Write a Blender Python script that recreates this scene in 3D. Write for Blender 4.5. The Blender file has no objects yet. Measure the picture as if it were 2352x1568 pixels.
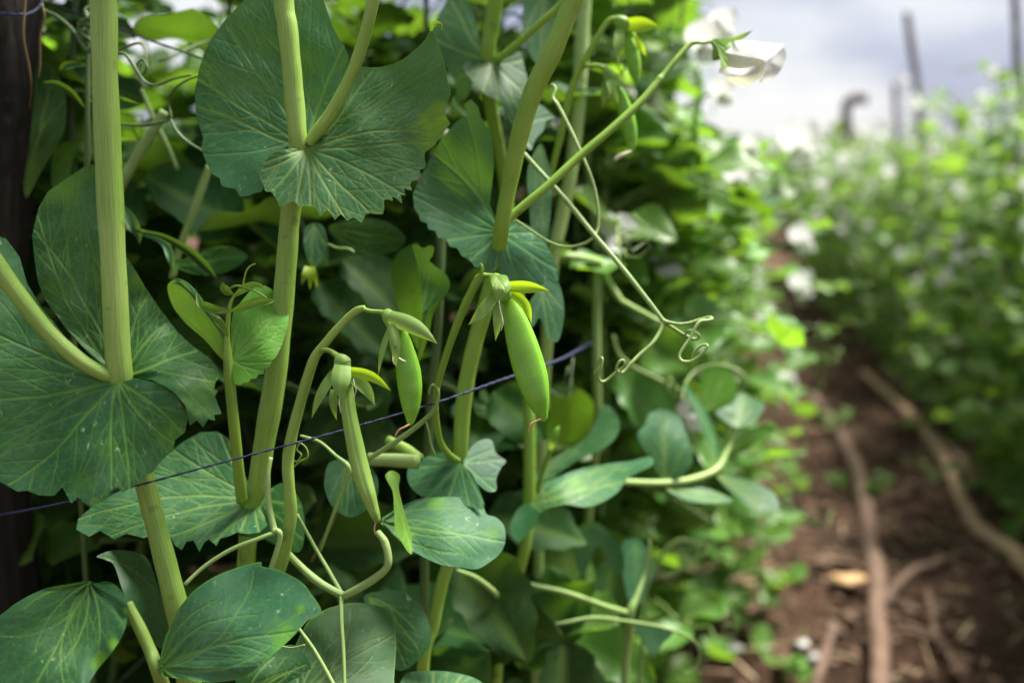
import bpy, math, random
import numpy as np
from mathutils import Vector, Matrix, Euler
from mathutils.geometry import delaunay_2d_cdt

# ------------------------------------------------------------------ camera, sky, sun, exposure
SC = bpy.context.scene
COL = SC.collection
CAM_LOC = Vector((0.0, 0.0, 0.78))
CAM_ROT = Euler((math.radians(90 - 10.87), 0.0, math.radians(14.0)), 'XYZ')
cd = bpy.data.cameras.new('camera'); cam = bpy.data.objects.new('camera', cd); COL.objects.link(cam)
cam.location = CAM_LOC; cam.rotation_euler = CAM_ROT
cd.lens = 35; cd.sensor_width = 36; cd.clip_start = 0.02; cd.clip_end = 2000
cd.dof.use_dof = True; cd.dof.focus_distance = 0.468; cd.dof.aperture_fstop = 4.1; cd.dof.aperture_blades = 9
SC.camera = cam

SUN_EL, SUN_AZ = math.radians(61), math.radians(38)      # azimuth clockwise from +Y
w = bpy.data.worlds.new('World'); SC.world = w; w.use_nodes = True
nt = w.node_tree; nt.nodes.clear()
def wn(t, **k):
    n = nt.nodes.new(t)
    for a, b in k.items(): setattr(n, a, b)
    return n
sky = wn('ShaderNodeTexSky', sky_type='NISHITA', sun_disc=False, sun_elevation=SUN_EL, sun_rotation=SUN_AZ)
tc = wn('ShaderNodeTexCoord'); mp = wn('ShaderNodeMapping'); mp.inputs['Location'].default_value = (7.7, 3.3, 0.1); mp.inputs['Rotation'].default_value = (0, 0, math.radians(-7))
mp.inputs['Scale'].default_value = (1.0, 1.0, 2.2)
nz = wn('ShaderNodeTexNoise'); nz.inputs['Scale'].default_value = 3.0; nz.inputs['Detail'].default_value = 5; nz.inputs['Roughness'].default_value = .5
cr = wn('ShaderNodeValToRGB')
cr.color_ramp.elements[0].position = .42; cr.color_ramp.elements[0].color = (2.4, 2.5, 3.4, 1)
cr.color_ramp.elements[1].position = .61; cr.color_ramp.elements[1].color = (5.0, 5.0, 5.1, 1)
mx = wn('ShaderNodeMixRGB'); mx.inputs[0].default_value = .88
bg = wn('ShaderNodeBackground'); bg.inputs[1].default_value = .068
wo = wn('ShaderNodeOutputWorld')
L = nt.links.new
L(tc.outputs['Generated'], mp.inputs[0]); L(mp.outputs[0], nz.inputs['Vector']); L(nz.outputs['Fac'], cr.inputs[0])
L(sky.outputs[0], mx.inputs[1]); L(cr.outputs[0], mx.inputs[2]); L(mx.outputs[0], bg.inputs[0]); L(bg.outputs[0], wo.inputs[0])

sd = bpy.data.lights.new('sun', 'SUN'); sun = bpy.data.objects.new('sun', sd); COL.objects.link(sun)
sd.energy = 5.0; sd.angle = math.radians(20); sd.color = (1.0, .96, .88)
_sv = Vector((math.sin(SUN_AZ) * math.cos(SUN_EL), math.cos(SUN_AZ) * math.cos(SUN_EL), math.sin(SUN_EL)))
sun.rotation_euler = (-_sv).to_track_quat('-Z', 'Y').to_euler()
vs = SC.view_settings; vs.view_transform = 'Standard'; vs.look = 'None'; vs.exposure = 1.5; vs.gamma = 1.0; vs.use_curve_mapping = False
SC.render.engine = 'CYCLES'
cy = SC.cycles
cy.use_denoising = True; cy.max_bounces = 8; cy.transmission_bounces = 6; cy.diffuse_bounces = 4; cy.glossy_bounces = 3
cy.caustics_reflective = False; cy.caustics_refractive = False
try: cy.denoiser = 'OPENIMAGEDENOISE'
except Exception: pass

# ------------------------------------------------------------------ measuring helpers
OW, OH = 2352.0, 1568.0
FO = 35 / 36 * OW
RM = np.array(CAM_ROT.to_matrix()); CL = np.array(CAM_LOC)
def P(x, y, d):                      # picture measure + distance from the lens -> point in the garden
    x = np.asarray(x, float); y = np.asarray(y, float); d = np.asarray(d, float)
    v = np.stack([(x - OW / 2) / FO * d, -(y - OH / 2) / FO * d, -d], -1)
    return v @ RM.T + CL
def proj(p):
    v = (np.asarray(p, float) - CL) @ RM
    d = -v[..., 2]
    dd = np.where(np.abs(d) < 1e-6, 1e-6, d)
    return v[..., 0] / dd * FO + OW / 2, -v[..., 1] / dd * FO + OH / 2, d
def G(x, y, z=0.0):                  # the same, on the ground
    a = P(x, y, 1.0) - CL
    return CL + a * ((z - CL[2]) / a[2])
def K(s, ox, oy, pts): return [(p[0] / s + ox, p[1] / s + oy) + tuple(p[2:]) for p in pts]

ORG = {}
def thing(name, label, cat, loc=(0, 0, 0), group=None):
    o = bpy.data.objects.new(name, None); COL.objects.link(o); o.location = loc; o.empty_display_size = .02
    o['label'] = label; o['category'] = cat
    if group: o['group'] = group
    ORG[o.name] = np.array(loc, float)
    return o
def mesh_from(name, V, F, mat, attrs=None, uv=None, smooth=True):
    me = bpy.data.meshes.new(name)
    F = [tuple(f) for f in F] if not isinstance(F, np.ndarray) else F.tolist()
    me.from_pydata(np.asarray(V).tolist(), [], F)
    if smooth: me.polygons.foreach_set('use_smooth', np.ones(len(me.polygons), bool))
    for k, a in (attrs or {}).items():
        at = me.attributes.new(k, 'FLOAT', 'POINT'); at.data.foreach_set('value', np.asarray(a, np.float32))
    if uv is not None:
        ul = me.uv_layers.new(name='UVMap'); li = np.empty(len(me.loops), np.int32); me.loops.foreach_get('vertex_index', li)
        ul.data.foreach_set('uv', np.asarray(uv, np.float32)[li].ravel())
    if mat:
        for m in (mat if isinstance(mat, (list, tuple)) else [mat]): me.materials.append(m)
    me.update()
    return me
def link(name, me, parent=None, org=None):
    o = bpy.data.objects.new(name, me); COL.objects.link(o)
    if parent is not None: o.parent = parent; ORG[o.name] = ORG[parent.name]
    else: ORG[o.name] = np.zeros(3) if org is None else np.array(org, float); o.location = ORG[o.name]
    return o
def obj(name, V, F, mat, parent=None, attrs=None, uv=None, smooth=True, org=None):
    o0 = ORG[parent.name] if parent is not None else (np.zeros(3) if org is None else np.array(org, float))
    return link(name, mesh_from(name, np.asarray(V, float) - o0, F, mat, attrs, uv, smooth), parent, org)
def tag(o, label, cat, group=None, kind=None):
    o['label'] = label; o['category'] = cat
    if group: o['group'] = group
    if kind: o['kind'] = kind
    return o

# ------------------------------------------------------------------ materials
def newmat(name):
    m = bpy.data.materials.new(name); m.use_nodes = True; t = m.node_tree; t.nodes.clear()
    def N(ty, ins=None, **k):
        n = t.nodes.new(ty)
        for a, b in k.items(): setattr(n, a, b)
        for a, b in (ins or {}).items():
            if hasattr(b, 'is_linked') or isinstance(b, bpy.types.NodeSocket): t.links.new(b, n.inputs[a])
            else: n.inputs[a].default_value = b
        return n
    return m, t, N
def C4(c): return (c[0], c[1], c[2], 1)

def leaf_mat(name, dark, light, vein, bloom=.35, trans=.3, tcol=(.22, .38, .03), rough=.46, back=(.13, .22, .09), spots=.5, net=.14, bump=.14, var=1.0, spec=.22):
    m, t, N = newmat(name)
    co = N('ShaderNodeTexCoord').outputs['Object']
    rnd = N('ShaderNodeAttribute', attribute_name='rnd').outputs['Fac']
    oi = N('ShaderNodeObjectInfo').outputs['Random']
    r0 = N('ShaderNodeMath', {0: rnd, 1: oi}, operation='ADD').outputs[0]
    r = N('ShaderNodeMath', {0: r0}, operation='FRACT').outputs[0]
    n1 = N('ShaderNodeTexNoise', {'Vector': co, 'Scale': 24.0, 'Detail': 3.0, 'Roughness': .6}).outputs['Fac']
    n1 = N('ShaderNodeMapRange', {0: n1, 1: .3, 2: .7}).outputs[0]
    c = N('ShaderNodeMixRGB', {0: n1, 1: C4(dark), 2: C4(light)}).outputs[0]
    # waxy bloom in patches
    n2 = N('ShaderNodeTexNoise', {'Vector': co, 'Scale': 48.0, 'Detail': 6.0, 'Roughness': .6}).outputs['Fac']
    n2 = N('ShaderNodeMapRange', {0: n2, 1: .47, 2: .75}).outputs[0]
    n2 = N('ShaderNodeMath', {0: n2, 1: bloom}, operation='MULTIPLY').outputs[0]
    c = N('ShaderNodeMixRGB', {0: n2, 1: c, 2: (.085, .175, .105, 1)}).outputs[0]
    # net of fine veins
    if net > 0:
        wv = N('ShaderNodeTexNoise', {'Vector': co, 'Scale': 160.0, 'Detail': 2.0}).outputs['Color']
        wv = N('ShaderNodeMixRGB', {0: .012, 1: co, 2: wv}).outputs[0]
        vo = N('ShaderNodeTexVoronoi', {'Vector': wv, 'Scale': 260.0}, feature='DISTANCE_TO_EDGE').outputs[0]
        vo = N('ShaderNodeMapRange', {0: vo, 1: 0.0, 2: .09, 3: net, 4: 0.0}).outputs[0]
        c = N('ShaderNodeMixRGB', {0: vo, 1: c, 2: C4(vein)}).outputs[0]
    va = N('ShaderNodeAttribute', attribute_name='vein').outputs['Fac']
    vb = N('ShaderNodeTexNoise', {'Vector': co, 'Scale': 70.0, 'Detail': 3.0}).outputs['Fac']
    vb = N('ShaderNodeMapRange', {0: vb, 1: .3, 2: .6, 3: .6, 4: 1.0}).outputs[0]
    vf = N('ShaderNodeMath', {0: va, 1: vb}, operation='MULTIPLY').outputs[0]
    c = N('ShaderNodeMixRGB', {0: vf, 1: c, 2: C4(vein)}).outputs[0]
    # pale feeding marks and brown specks
    if spots > 0:
        ms = N('ShaderNodeMapping', {0: co, 'Scale': (1.0, 1.0, .45), 'Rotation': (.3, .5, .6)}).outputs[0]
        s1 = N('ShaderNodeTexNoise', {'Vector': ms, 'Scale': 330.0, 'Detail': 3.0, 'Roughness': .6}).outputs['Fac']
        s2 = N('ShaderNodeTexNoise', {'Vector': co, 'Scale': 42.0, 'Detail': 2.0}).outputs['Fac']
        s2 = N('ShaderNodeMapRange', {0: s2, 1: .45, 2: .7}).outputs[0]
        s1 = N('ShaderNodeMapRange', {0: s1, 1: .64, 2: .72}).outputs[0]
        s = N('ShaderNodeMath', {0: s1, 1: s2}, operation='MULTIPLY').outputs[0]
        s = N('ShaderNodeMath', {0: s, 1: spots}, operation='MULTIPLY').outputs[0]
        c = N('ShaderNodeMixRGB', {0: s, 1: c, 2: (.42, .47, .30, 1)}).outputs[0]
        v2 = N('ShaderNodeTexVoronoi', {'Vector': co, 'Scale': 75.0}).outputs['Distance']
        v2 = N('ShaderNodeMapRange', {0: v2, 1: .05, 2: .085, 3: .6, 4: 0.0}).outputs[0]
        c = N('ShaderNodeMixRGB', {0: v2, 1: c, 2: (.10, .075, .02, 1)}).outputs[0]
    ya = N('ShaderNodeAttribute', attribute_name='yel').outputs['Fac']
    c = N('ShaderNodeMixRGB', {0: ya, 1: c, 2: (.16, .33, .010, 1)}).outputs[0]
    hs = N('ShaderNodeHueSaturation', {'Hue': N('ShaderNodeMapRange', {0: r, 3: .5 - .025 * var, 4: .5 + .015 * var}).outputs[0],
                                       'Value': N('ShaderNodeMapRange', {0: r, 3: 1 - .22 * var, 4: 1 + .25 * var}).outputs[0], 'Saturation': 1.0, 'Color': c}).outputs[0]
    bf = N('ShaderNodeNewGeometry').outputs['Backfacing']
    bk = N('ShaderNodeMixRGB', {0: .6, 1: hs, 2: C4(back)}).outputs[0]
    fin = N('ShaderNodeMixRGB', {0: bf, 1: hs, 2: bk}).outputs[0]
    fb = N('ShaderNodeTexNoise', {'Vector': co, 'Scale': 420.0, 'Detail': 3.0}).outputs['Fac']
    h = N('ShaderNodeMath', {0: va, 1: -.8, 2: fb}, operation='MULTIPLY_ADD').outputs[0]
    bu = N('ShaderNodeBump', {'Strength': bump, 'Distance': .0003, 'Height': h}).outputs[0]
    ro = N('ShaderNodeMapRange', {0: n1, 3: rough - .06, 4: rough + .1}).outputs[0]
    pr = N('ShaderNodeBsdfPrincipled', {'Base Color': fin, 'Roughness': ro, 'Normal': bu, 'Specular IOR Level': spec})
    tv = N('ShaderNodeMixRGB', {0: vf, 1: C4(tcol), 2: C4([x * .55 for x in tcol])}).outputs[0]
    th = N('ShaderNodeHueSaturation', {'Hue': .5, 'Value': N('ShaderNodeMapRange', {0: r, 3: .75, 4: 1.3}).outputs[0], 'Saturation': 1.0, 'Color': tv}).outputs[0]
    tr = N('ShaderNodeBsdfTranslucent', {'Color': th, 'Normal': bu})
    ms_ = N('ShaderNodeMixShader', {0: trans, 1: pr.outputs[0], 2: tr.outputs[0]})
    N('ShaderNodeOutputMaterial', {0: ms_.outputs[0]})
    return m

def stem_mat(name, a, b, streak=.5, rough=.42, sss=0.0, relief=.4):
    m, t, N = newmat(name)
    uv = N('ShaderNodeTexCoord').outputs['UV']
    co = N('ShaderNodeTexCoord').outputs['Object']
    mp_ = N('ShaderNodeMapping', {0: uv, 'Scale': (26.0, 5.0, 1.0)}).outputs[0]
    n = N('ShaderNodeTexNoise', {'Vector': mp_, 'Scale': 1.0, 'Detail': 4.0, 'Roughness': .6}).outputs['Fac']
    n = N('ShaderNodeMapRange', {0: n, 1: .32, 2: .68}).outputs[0]
    n3 = N('ShaderNodeTexNoise', {'Vector': co, 'Scale': 22.0, 'Detail': 3.0}).outputs['Fac']
    n3 = N('ShaderNodeMapRange', {0: n3, 1: .35, 2: .7}).outputs[0]
    f = N('ShaderNodeMath', {0: n, 1: streak}, operation='MULTIPLY').outputs[0]
    f = N('ShaderNodeMath', {0: f, 1: N('ShaderNodeMath', {0: n3, 1: .45}, operation='MULTIPLY').outputs[0]}, operation='ADD').outputs[0]
    c = N('ShaderNodeMixRGB', {0: f, 1: C4(a), 2: C4(b)}).outputs[0]
    # bruised patches
    s = N('ShaderNodeTexNoise', {'Vector': co, 'Scale': 85.0, 'Detail': 3.0}).outputs['Fac']
    s = N('ShaderNodeMapRange', {0: s, 1: .63, 2: .72, 3: 0.0, 4: .55}).outputs[0]
    c = N('ShaderNodeMixRGB', {0: s, 1: c, 2: (.11, .13, .02, 1)}).outputs[0]
    oi = N('ShaderNodeObjectInfo').outputs['Random']
    c = N('ShaderNodeHueSaturation', {'Value': N('ShaderNodeMapRange', {0: oi, 3: .9, 4: 1.1}).outputs[0], 'Color': c}).outputs[0]
    bu = N('ShaderNodeBump', {'Strength': relief, 'Distance': .0004, 'Height': n}).outputs[0]
    pr = N('ShaderNodeBsdfPrincipled', {'Base Color': c, 'Roughness': rough, 'Normal': bu, 'Specular IOR Level': .4})
    if sss > 0:
        pr.inputs['Subsurface Weight'].default_value = sss; pr.inputs['Subsurface Radius'].default_value = (.6, 1.0, .15); pr.inputs['Subsurface Scale'].default_value = .004
    N('ShaderNodeOutputMaterial', {0: pr.outputs[0]})
    return m

def plain_mat(name, a, b, scale=40.0, rough=.6, trans=0.0, tcol=None, bump=.3, dist=.001, spec=.4, stretch=(1, 1, 1)):
    m, t, N = newmat(name)
    co = N('ShaderNodeTexCoord').outputs['Object']
    mp_ = N('ShaderNodeMapping', {0: co, 'Scale': stretch}).outputs[0]
    n = N('ShaderNodeTexNoise', {'Vector': mp_, 'Scale': scale, 'Detail': 6.0, 'Roughness': .6}).outputs['Fac']
    f = N('ShaderNodeMapRange', {0: n, 1: .3, 2: .7}).outputs[0]
    c = N('ShaderNodeMixRGB', {0: f, 1: C4(a), 2: C4(b)}).outputs[0]
    oi = N('ShaderNodeObjectInfo').outputs['Random']
    c = N('ShaderNodeHueSaturation', {'Value': N('ShaderNodeMapRange', {0: oi, 3: .85, 4: 1.15}).outputs[0], 'Color': c}).outputs[0]
    bu = N('ShaderNodeBump', {'Strength': bump, 'Distance': dist, 'Height': n}).outputs[0]
    pr = N('ShaderNodeBsdfPrincipled', {'Base Color': c, 'Roughness': rough, 'Normal': bu, 'Specular IOR Level': spec})
    out = pr.outputs[0]
    if trans:
        tr = N('ShaderNodeBsdfTranslucent', {'Color': C4(tcol)})
        out = N('ShaderNodeMixShader', {0: trans, 1: out, 2: tr.outputs[0]}).outputs[0]
    N('ShaderNodeOutputMaterial', {0: out})
    return m

VEIN = (.20, .33, .08)
ML_A = leaf_mat('leaf_deep', (.010, .062, .018), (.028, .102, .030), (.16, .30, .05), bloom=.4, trans=.20, spots=.9, net=.2, rough=.5, tcol=(.2, .4, .02))
ML_B = leaf_mat('leaf_waxy', (.016, .090, .034), (.036, .130, .052), (.16, .28, .06), bloom=.55, trans=.20, spots=.8, net=.2, rough=.52, tcol=(.2, .4, .02))
ML_C = leaf_mat('leaf_bluegreen', (.016, .080, .034), (.036, .118, .052), (.12, .24, .07), bloom=.45, trans=.22, spots=.5, net=.18, rough=.5, tcol=(.2, .4, .02))
ML_Y = leaf_mat('leaf_young', (.085, .22, .018), (.13, .29, .035), (.24, .40, .09), bloom=.08, trans=.34, tcol=(.25, .45, .03), spots=.1)
ML_D = leaf_mat('leaf_shaded', (.008, .038, .008), (.020, .064, .014), (.08, .16, .03), bloom=.2, trans=.22, spots=.15, tcol=(.2, .4, .02), spec=.10, rough=.55)  # darker copy of the leaf greens, row-interior shade put into the colour
ML_BG = leaf_mat('leaf_row', (.060, .160, .018), (.13, .26, .055), (.16, .27, .07), bloom=.3, trans=.45, tcol=(.21, .40, .022), spots=0, net=0, bump=.1, rough=.34)
ML_BG2 = leaf_mat('leaf_far_row', (.070, .165, .030), (.17, .29, .085), (.2, .3, .10), bloom=.4, trans=.45, tcol=(.28, .48, .04), spots=0, net=0, bump=.1, rough=.36)
ML_VAR = leaf_mat('leaf_mottled', (.018, .078, .022), (.040, .115, .034), (.13, .22, .06), bloom=.35, trans=.2, spots=1.1, rough=.55)
MS = stem_mat('stem_green', (.15, .30, .03), (.37, .52, .12))
MS_B = stem_mat('stem_bright', (.15, .31, .02), (.30, .46, .07))
MS_P = stem_mat('stem_pale', (.21, .35, .08), (.38, .50, .18), streak=.4)
MS_D = stem_mat('stem_shaded', (.05, .10, .02), (.10, .16, .05))  # darker stem greens, with the shade deep in the row painted in
MS_BG = stem_mat('stem_row', (.16, .28, .06), (.30, .42, .14))
MS_DEAD = stem_mat('stem_withered', (.10, .055, .02), (.22, .14, .05))
MP = stem_mat('pod_green', (.15, .36, .012), (.23, .46, .03), streak=.10, rough=.32, sss=.25, relief=.03)
MP1 = stem_mat('pod_ribbed', (.17, .32, .035), (.30, .45, .10), streak=.6, rough=.42, sss=.2, relief=.2)
def pod_mat(name, a, b, pale):
    m, t, N = newmat(name); co = N('ShaderNodeTexCoord').outputs['Object']
    n1 = N('ShaderNodeTexNoise', {'Vector': co, 'Scale': 55.0, 'Detail': 5.0, 'Roughness': .6}).outputs['Fac']
    c = N('ShaderNodeMixRGB', {0: N('ShaderNodeMapRange', {0: n1, 1: .3, 2: .7}).outputs[0], 1: C4(a), 2: C4(b)}).outputs[0]
    n2 = N('ShaderNodeTexNoise', {'Vector': co, 'Scale': 900.0, 'Detail': 3.0, 'Roughness': .6}).outputs['Fac']
    c = N('ShaderNodeMixRGB', {0: N('ShaderNodeMapRange', {0: n2, 1: .52, 2: .75, 3: 0.0, 4: .35}).outputs[0], 1: c, 2: C4(pale)}).outputs[0]
    n3 = N('ShaderNodeTexNoise', {'Vector': co, 'Scale': 120.0, 'Detail': 4.0}).outputs['Fac']
    c = N('ShaderNodeMixRGB', {0: N('ShaderNodeMapRange', {0: n3, 1: .66, 2: .74, 3: 0.0, 4: .4}).outputs[0], 1: c, 2: (.07, .16, .01, 1)}).outputs[0]
    bu = N('ShaderNodeBump', {'Strength': .12, 'Distance': .0003, 'Height': N('ShaderNodeMath', {0: n2, 1: n3}, operation='ADD').outputs[0]}).outputs[0]
    pr = N('ShaderNodeBsdfPrincipled', {'Base Color': c, 'Roughness': N('ShaderNodeMapRange', {0: n1, 1: .3, 2: .7, 3: .3, 4: .44}).outputs[0], 'Normal': bu, 'Specular IOR Level': .45, 'Subsurface Weight': .25, 'Subsurface Radius': (.6, 1.0, .15), 'Subsurface Scale': .004})
    N('ShaderNodeOutputMaterial', {0: pr.outputs[0]})
    return m
MP = pod_mat('pod_skin', (.12, .33, .012), (.20, .44, .025), (.34, .52, .12))
M_SEP = leaf_mat('sepal', (.17, .33, .06), (.27, .43, .11), (.36, .50, .17), bloom=.1, trans=.32, tcol=(.36, .56, .05), spots=.05, net=.08, var=.25)
M_SEPY = leaf_mat('sepal_yellow', (.26, .42, .015), (.34, .50, .03), (.34, .46, .06), bloom=.05, trans=.42, tcol=(.48, .70, .015), spots=.05, net=.08, var=.25)
M_STYLE = plain_mat('withered_style', (.45, .22, .06), (.62, .45, .22), 600, .6)
M_STAM = plain_mat('stamen', (.55, .55, .36), (.65, .66, .48), 600, .6)
M_PETAL = plain_mat('petal_white', (.72, .72, .71), (.80, .80, .79), 60, .6, trans=.5, tcol=(.80, .80, .78), bump=.08)
M_PETAL_R = plain_mat('petal_row', (.80, .80, .78), (.88, .88, .87), 60, .6, trans=.35, tcol=(.8, .8, .78), bump=.05)
M_PETALC = plain_mat('petal_cream', (.66, .67, .50), (.76, .76, .62), 60, .55, trans=.35, tcol=(.7, .7, .5), bump=.08)
M_TWINE = plain_mat('blue_twine', (.004, .007, .038), (.012, .018, .078), 900, .55, bump=.6)
M_WOOD = plain_mat('dark_wood', (.004, .003, .002), (.022, .014, .009), 60, .85, bump=1.0, dist=.006, stretch=(1, 1, .12))
M_STICK = plain_mat('dry_stick', (.13, .075, .050), (.26, .165, .115), 30, .8, bump=.8, dist=.004)
M_STICK2 = plain_mat('bare_stick', (.30, .19, .11), (.42, .28, .17), 30, .75, bump=.5, dist=.003)
M_POLE = plain_mat('grey_pole', (.10, .085, .10), (.20, .165, .18), 12, .85, bump=.6, dist=.004)
M_CHIP = plain_mat('wood_chip', (.48, .28, .12), (.62, .40, .2), 80, .7)
M_TIE = plain_mat('dark_tie', (.012, .014, .012), (.03, .035, .025), 300, .6)

# ------------------------------------------------------------------ shapes
def crom(pts, n, closed=False):
    p = np.asarray(pts, float)
    if closed: q = np.vstack([p[-1:], p, p[:2]])
    else: q = np.vstack([2 * p[0] - p[1], p, 2 * p[-1] - p[-2]])
    segs = len(q) - 3
    out = []
    for i in range(segs):
        a, b, c, d = q[i:i + 4]
        m = n if (closed or i < segs - 1) else n + 1
        tt = (np.arange(m) / n)[:, None]
        out.append(.5 * (2 * b + (c - a) * tt + (2 * a - 5 * b + 4 * c - d) * tt ** 2 + (3 * b - a - 3 * c + d) * tt ** 3))
    return np.vstack(out)
def tube_arrays(pw, rad, ns=10, ridge=0.0, nr=4, cap=True, voff=0):
    pw = np.asarray(pw, float); rad = np.asarray(rad, float)
    t = np.gradient(pw, axis=0); t /= (np.linalg.norm(t, axis=1)[:, None] + 1e-12)
    up = np.array([0, 0, 1.0]) if abs(t[0][2]) < .9 else np.array([1.0, 0, 0])
    u = np.cross(t[0], up); u /= np.linalg.norm(u)
    V = []; UV = []
    L_ = 0; th = np.linspace(0, 2 * math.pi, ns, endpoint=False)
    rr = 1 + ridge * np.cos(nr * th)
    for i in range(len(pw)):
        u = u - t[i] * np.dot(u, t[i]); u /= (np.linalg.norm(u) + 1e-12)
        v = np.cross(t[i], u)
        if i: L_ += np.linalg.norm(pw[i] - pw[i - 1])
        ring = pw[i] + rad[i] * (np.cos(th) * rr)[:, None] * u + rad[i] * (np.sin(th) * rr)[:, None] * v
        V.append(ring); UV.append(np.stack([np.abs(th / math.pi - 1), np.full(ns, L_ * 8)], -1))
    V = np.vstack(V); UV = np.vstack(UV)
    m = len(pw); i = np.arange(m - 1)[:, None] * ns; j = np.arange(ns)[None, :]; k = (j + 1) % ns
    F = np.stack([i + j, i + k, i + ns + k, i + ns + j], -1).reshape(-1, 4).tolist()
    if cap:
        F.append(list(range(ns))[::-1]); F.append(list(range((m - 1) * ns, m * ns)))
    return V, [[a + voff for a in f] for f in F] if voff else F, UV
def path_px(pts):                    # (x, y, distance, width) -> world points and radii
    a = np.asarray(pts, float)
    return P(a[:, 0], a[:, 1], a[:, 2]), a[:, 3] * .5 * a[:, 2] / FO
def tube(parent, name, pts, mat, n=6, ns=12, ridge=.03, nr=5, extra=None, pre=None):
    pw, r = path_px(pts)
    if extra is not None:
        pw = np.vstack([pw, np.asarray(extra)[:, :3]]); r = np.concatenate([r, np.asarray(extra)[:, 3]])
    if pre is not None:
        pw = np.vstack([np.asarray(pre)[:, :3], pw]); r = np.concatenate([np.asarray(pre)[:, 3], r])
    q = crom(np.column_stack([pw, r]), n)
    sw = np.arange(len(q)) * .37 + len(pts); q[:, 3] *= 1 + .022 * np.sin(sw) + .018 * np.sin(sw * 2.3 + 1)
    V, F, UV = tube_arrays(q[:, :3], np.maximum(q[:, 3], 1e-5), ns, ridge, nr)
    return obj(name, V, F, mat, parent, uv=UV)

def pip(poly, pts):
    x, y = pts[:, 0], pts[:, 1]; ins = np.zeros(len(pts), bool)
    x0, y0 = poly[:, 0], poly[:, 1]; x1, y1 = np.roll(x0, -1), np.roll(y0, -1)
    for a, b, c, d in zip(x0, y0, x1, y1):
        m = (b > y) != (d > y)
        if m.any(): ins ^= m & (x < (c - a) * (y - b) / (d - b + 1e-12) + a)
    return ins
def segdist(pts, A, B):
    d = np.full(len(pts), 1e9); w_ = np.zeros(len(pts))
    AB = B - A; L2 = (AB ** 2).sum(1) + 1e-9
    for a, ab, l2 in zip(A, AB, L2):
        t = np.clip(((pts - a) @ ab) / l2, 0, 1)
        d = np.minimum(d, ((pts - a - t[:, None] * ab) ** 2).sum(1))
    return np.sqrt(d)
def tps(ctrl):
    c = np.asarray(ctrl, float); n = len(c); X = c[:, :2] / 100
    if n < 3: return lambda q: np.full(len(q), c[:, 2].mean())
    def ph(r2): return np.where(r2 > 1e-12, r2 * np.log(r2 + 1e-12), 0)
    A = np.zeros((n + 3, n + 3)); A[:n, :n] = ph(((X[:, None] - X[None]) ** 2).sum(-1)) + np.eye(n) * 1e-3
    A[:n, n] = 1; A[:n, n + 1:] = X; A[n:, :n] = A[:n, n:].T
    s = np.linalg.lstsq(A, np.concatenate([c[:, 2], [0, 0, 0]]), rcond=None)[0]
    def f(q):
        q = q / 100
        return ph(((q[:, None] - X[None]) ** 2).sum(-1)) @ s[:n] + s[n] + q @ s[n + 1:]
    return f

def grow_veins(poly, base, rng, tip=None, n=11, step=9.0, gap=34.0):
    segs = []
    px0, py0 = poly[:, 0], poly[:, 1]; px1, py1 = np.roll(px0, -1), np.roll(py0, -1); sl = (px1 - px0) / np.where(py1 == py0, 1e-9, py1 - py0)
    def inside(p): return bool(np.count_nonzero(((py0 > p[1]) != (py1 > p[1])) & (p[0] < sl * (p[1] - py0) + px0)) & 1)
    def run(p, ang, w0, length, lvl, curl):
        pts = [np.array(p, float)]; trav = 0; side = rng.choice([-1, 1]); nextb = gap * (.5 + .6 * rng.random()) * (.8 if lvl else 1)
        while trav < length:
            ang += curl + rng.uniform(-.05, .05)
            q = pts[-1] + step * np.array([math.cos(ang), math.sin(ang)])
            if not inside(q): break
            f = 1 - trav / (length + 1e-6) * .6
            segs.append((pts[-1], q, w0 * f, lvl)); pts.append(q); trav += step
            if lvl < 2 and trav > nextb:
                nextb += gap * (.85 + .7 * rng.random()) * (1, .85)[lvl]; side = -side
                run(q, ang + side * rng.uniform(.45, .75), w0 * f * .68, (length - trav) * rng.uniform(.45, .75) + 12, lvl + 1, side * -.012)
        return
    if tip is not None:
        b = np.array(base, float); t_ = np.array(tip, float)
        a0 = math.atan2(t_[1] - b[1], t_[0] - b[0]); run(b, a0, 3.6, np.linalg.norm(t_ - b), 0, 0)
        for s in (-1, 1):
            for k in range(max(2, n // 3)): run(b, a0 + s * (.28 + .36 * k), 2.6, np.linalg.norm(t_ - b) * (.85 - .16 * k), 0, -s * .035)
    else:
        for k in range(n):
            a = 2 * math.pi * (k + rng.uniform(-.22, .22)) / n
            b = np.array(base, float) + 4 * np.array([math.cos(a), math.sin(a)])
            run(b, a, 3.3, 600, 0, rng.uniform(-.012, .012))
    return segs
LEAF_N = [0]
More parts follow.
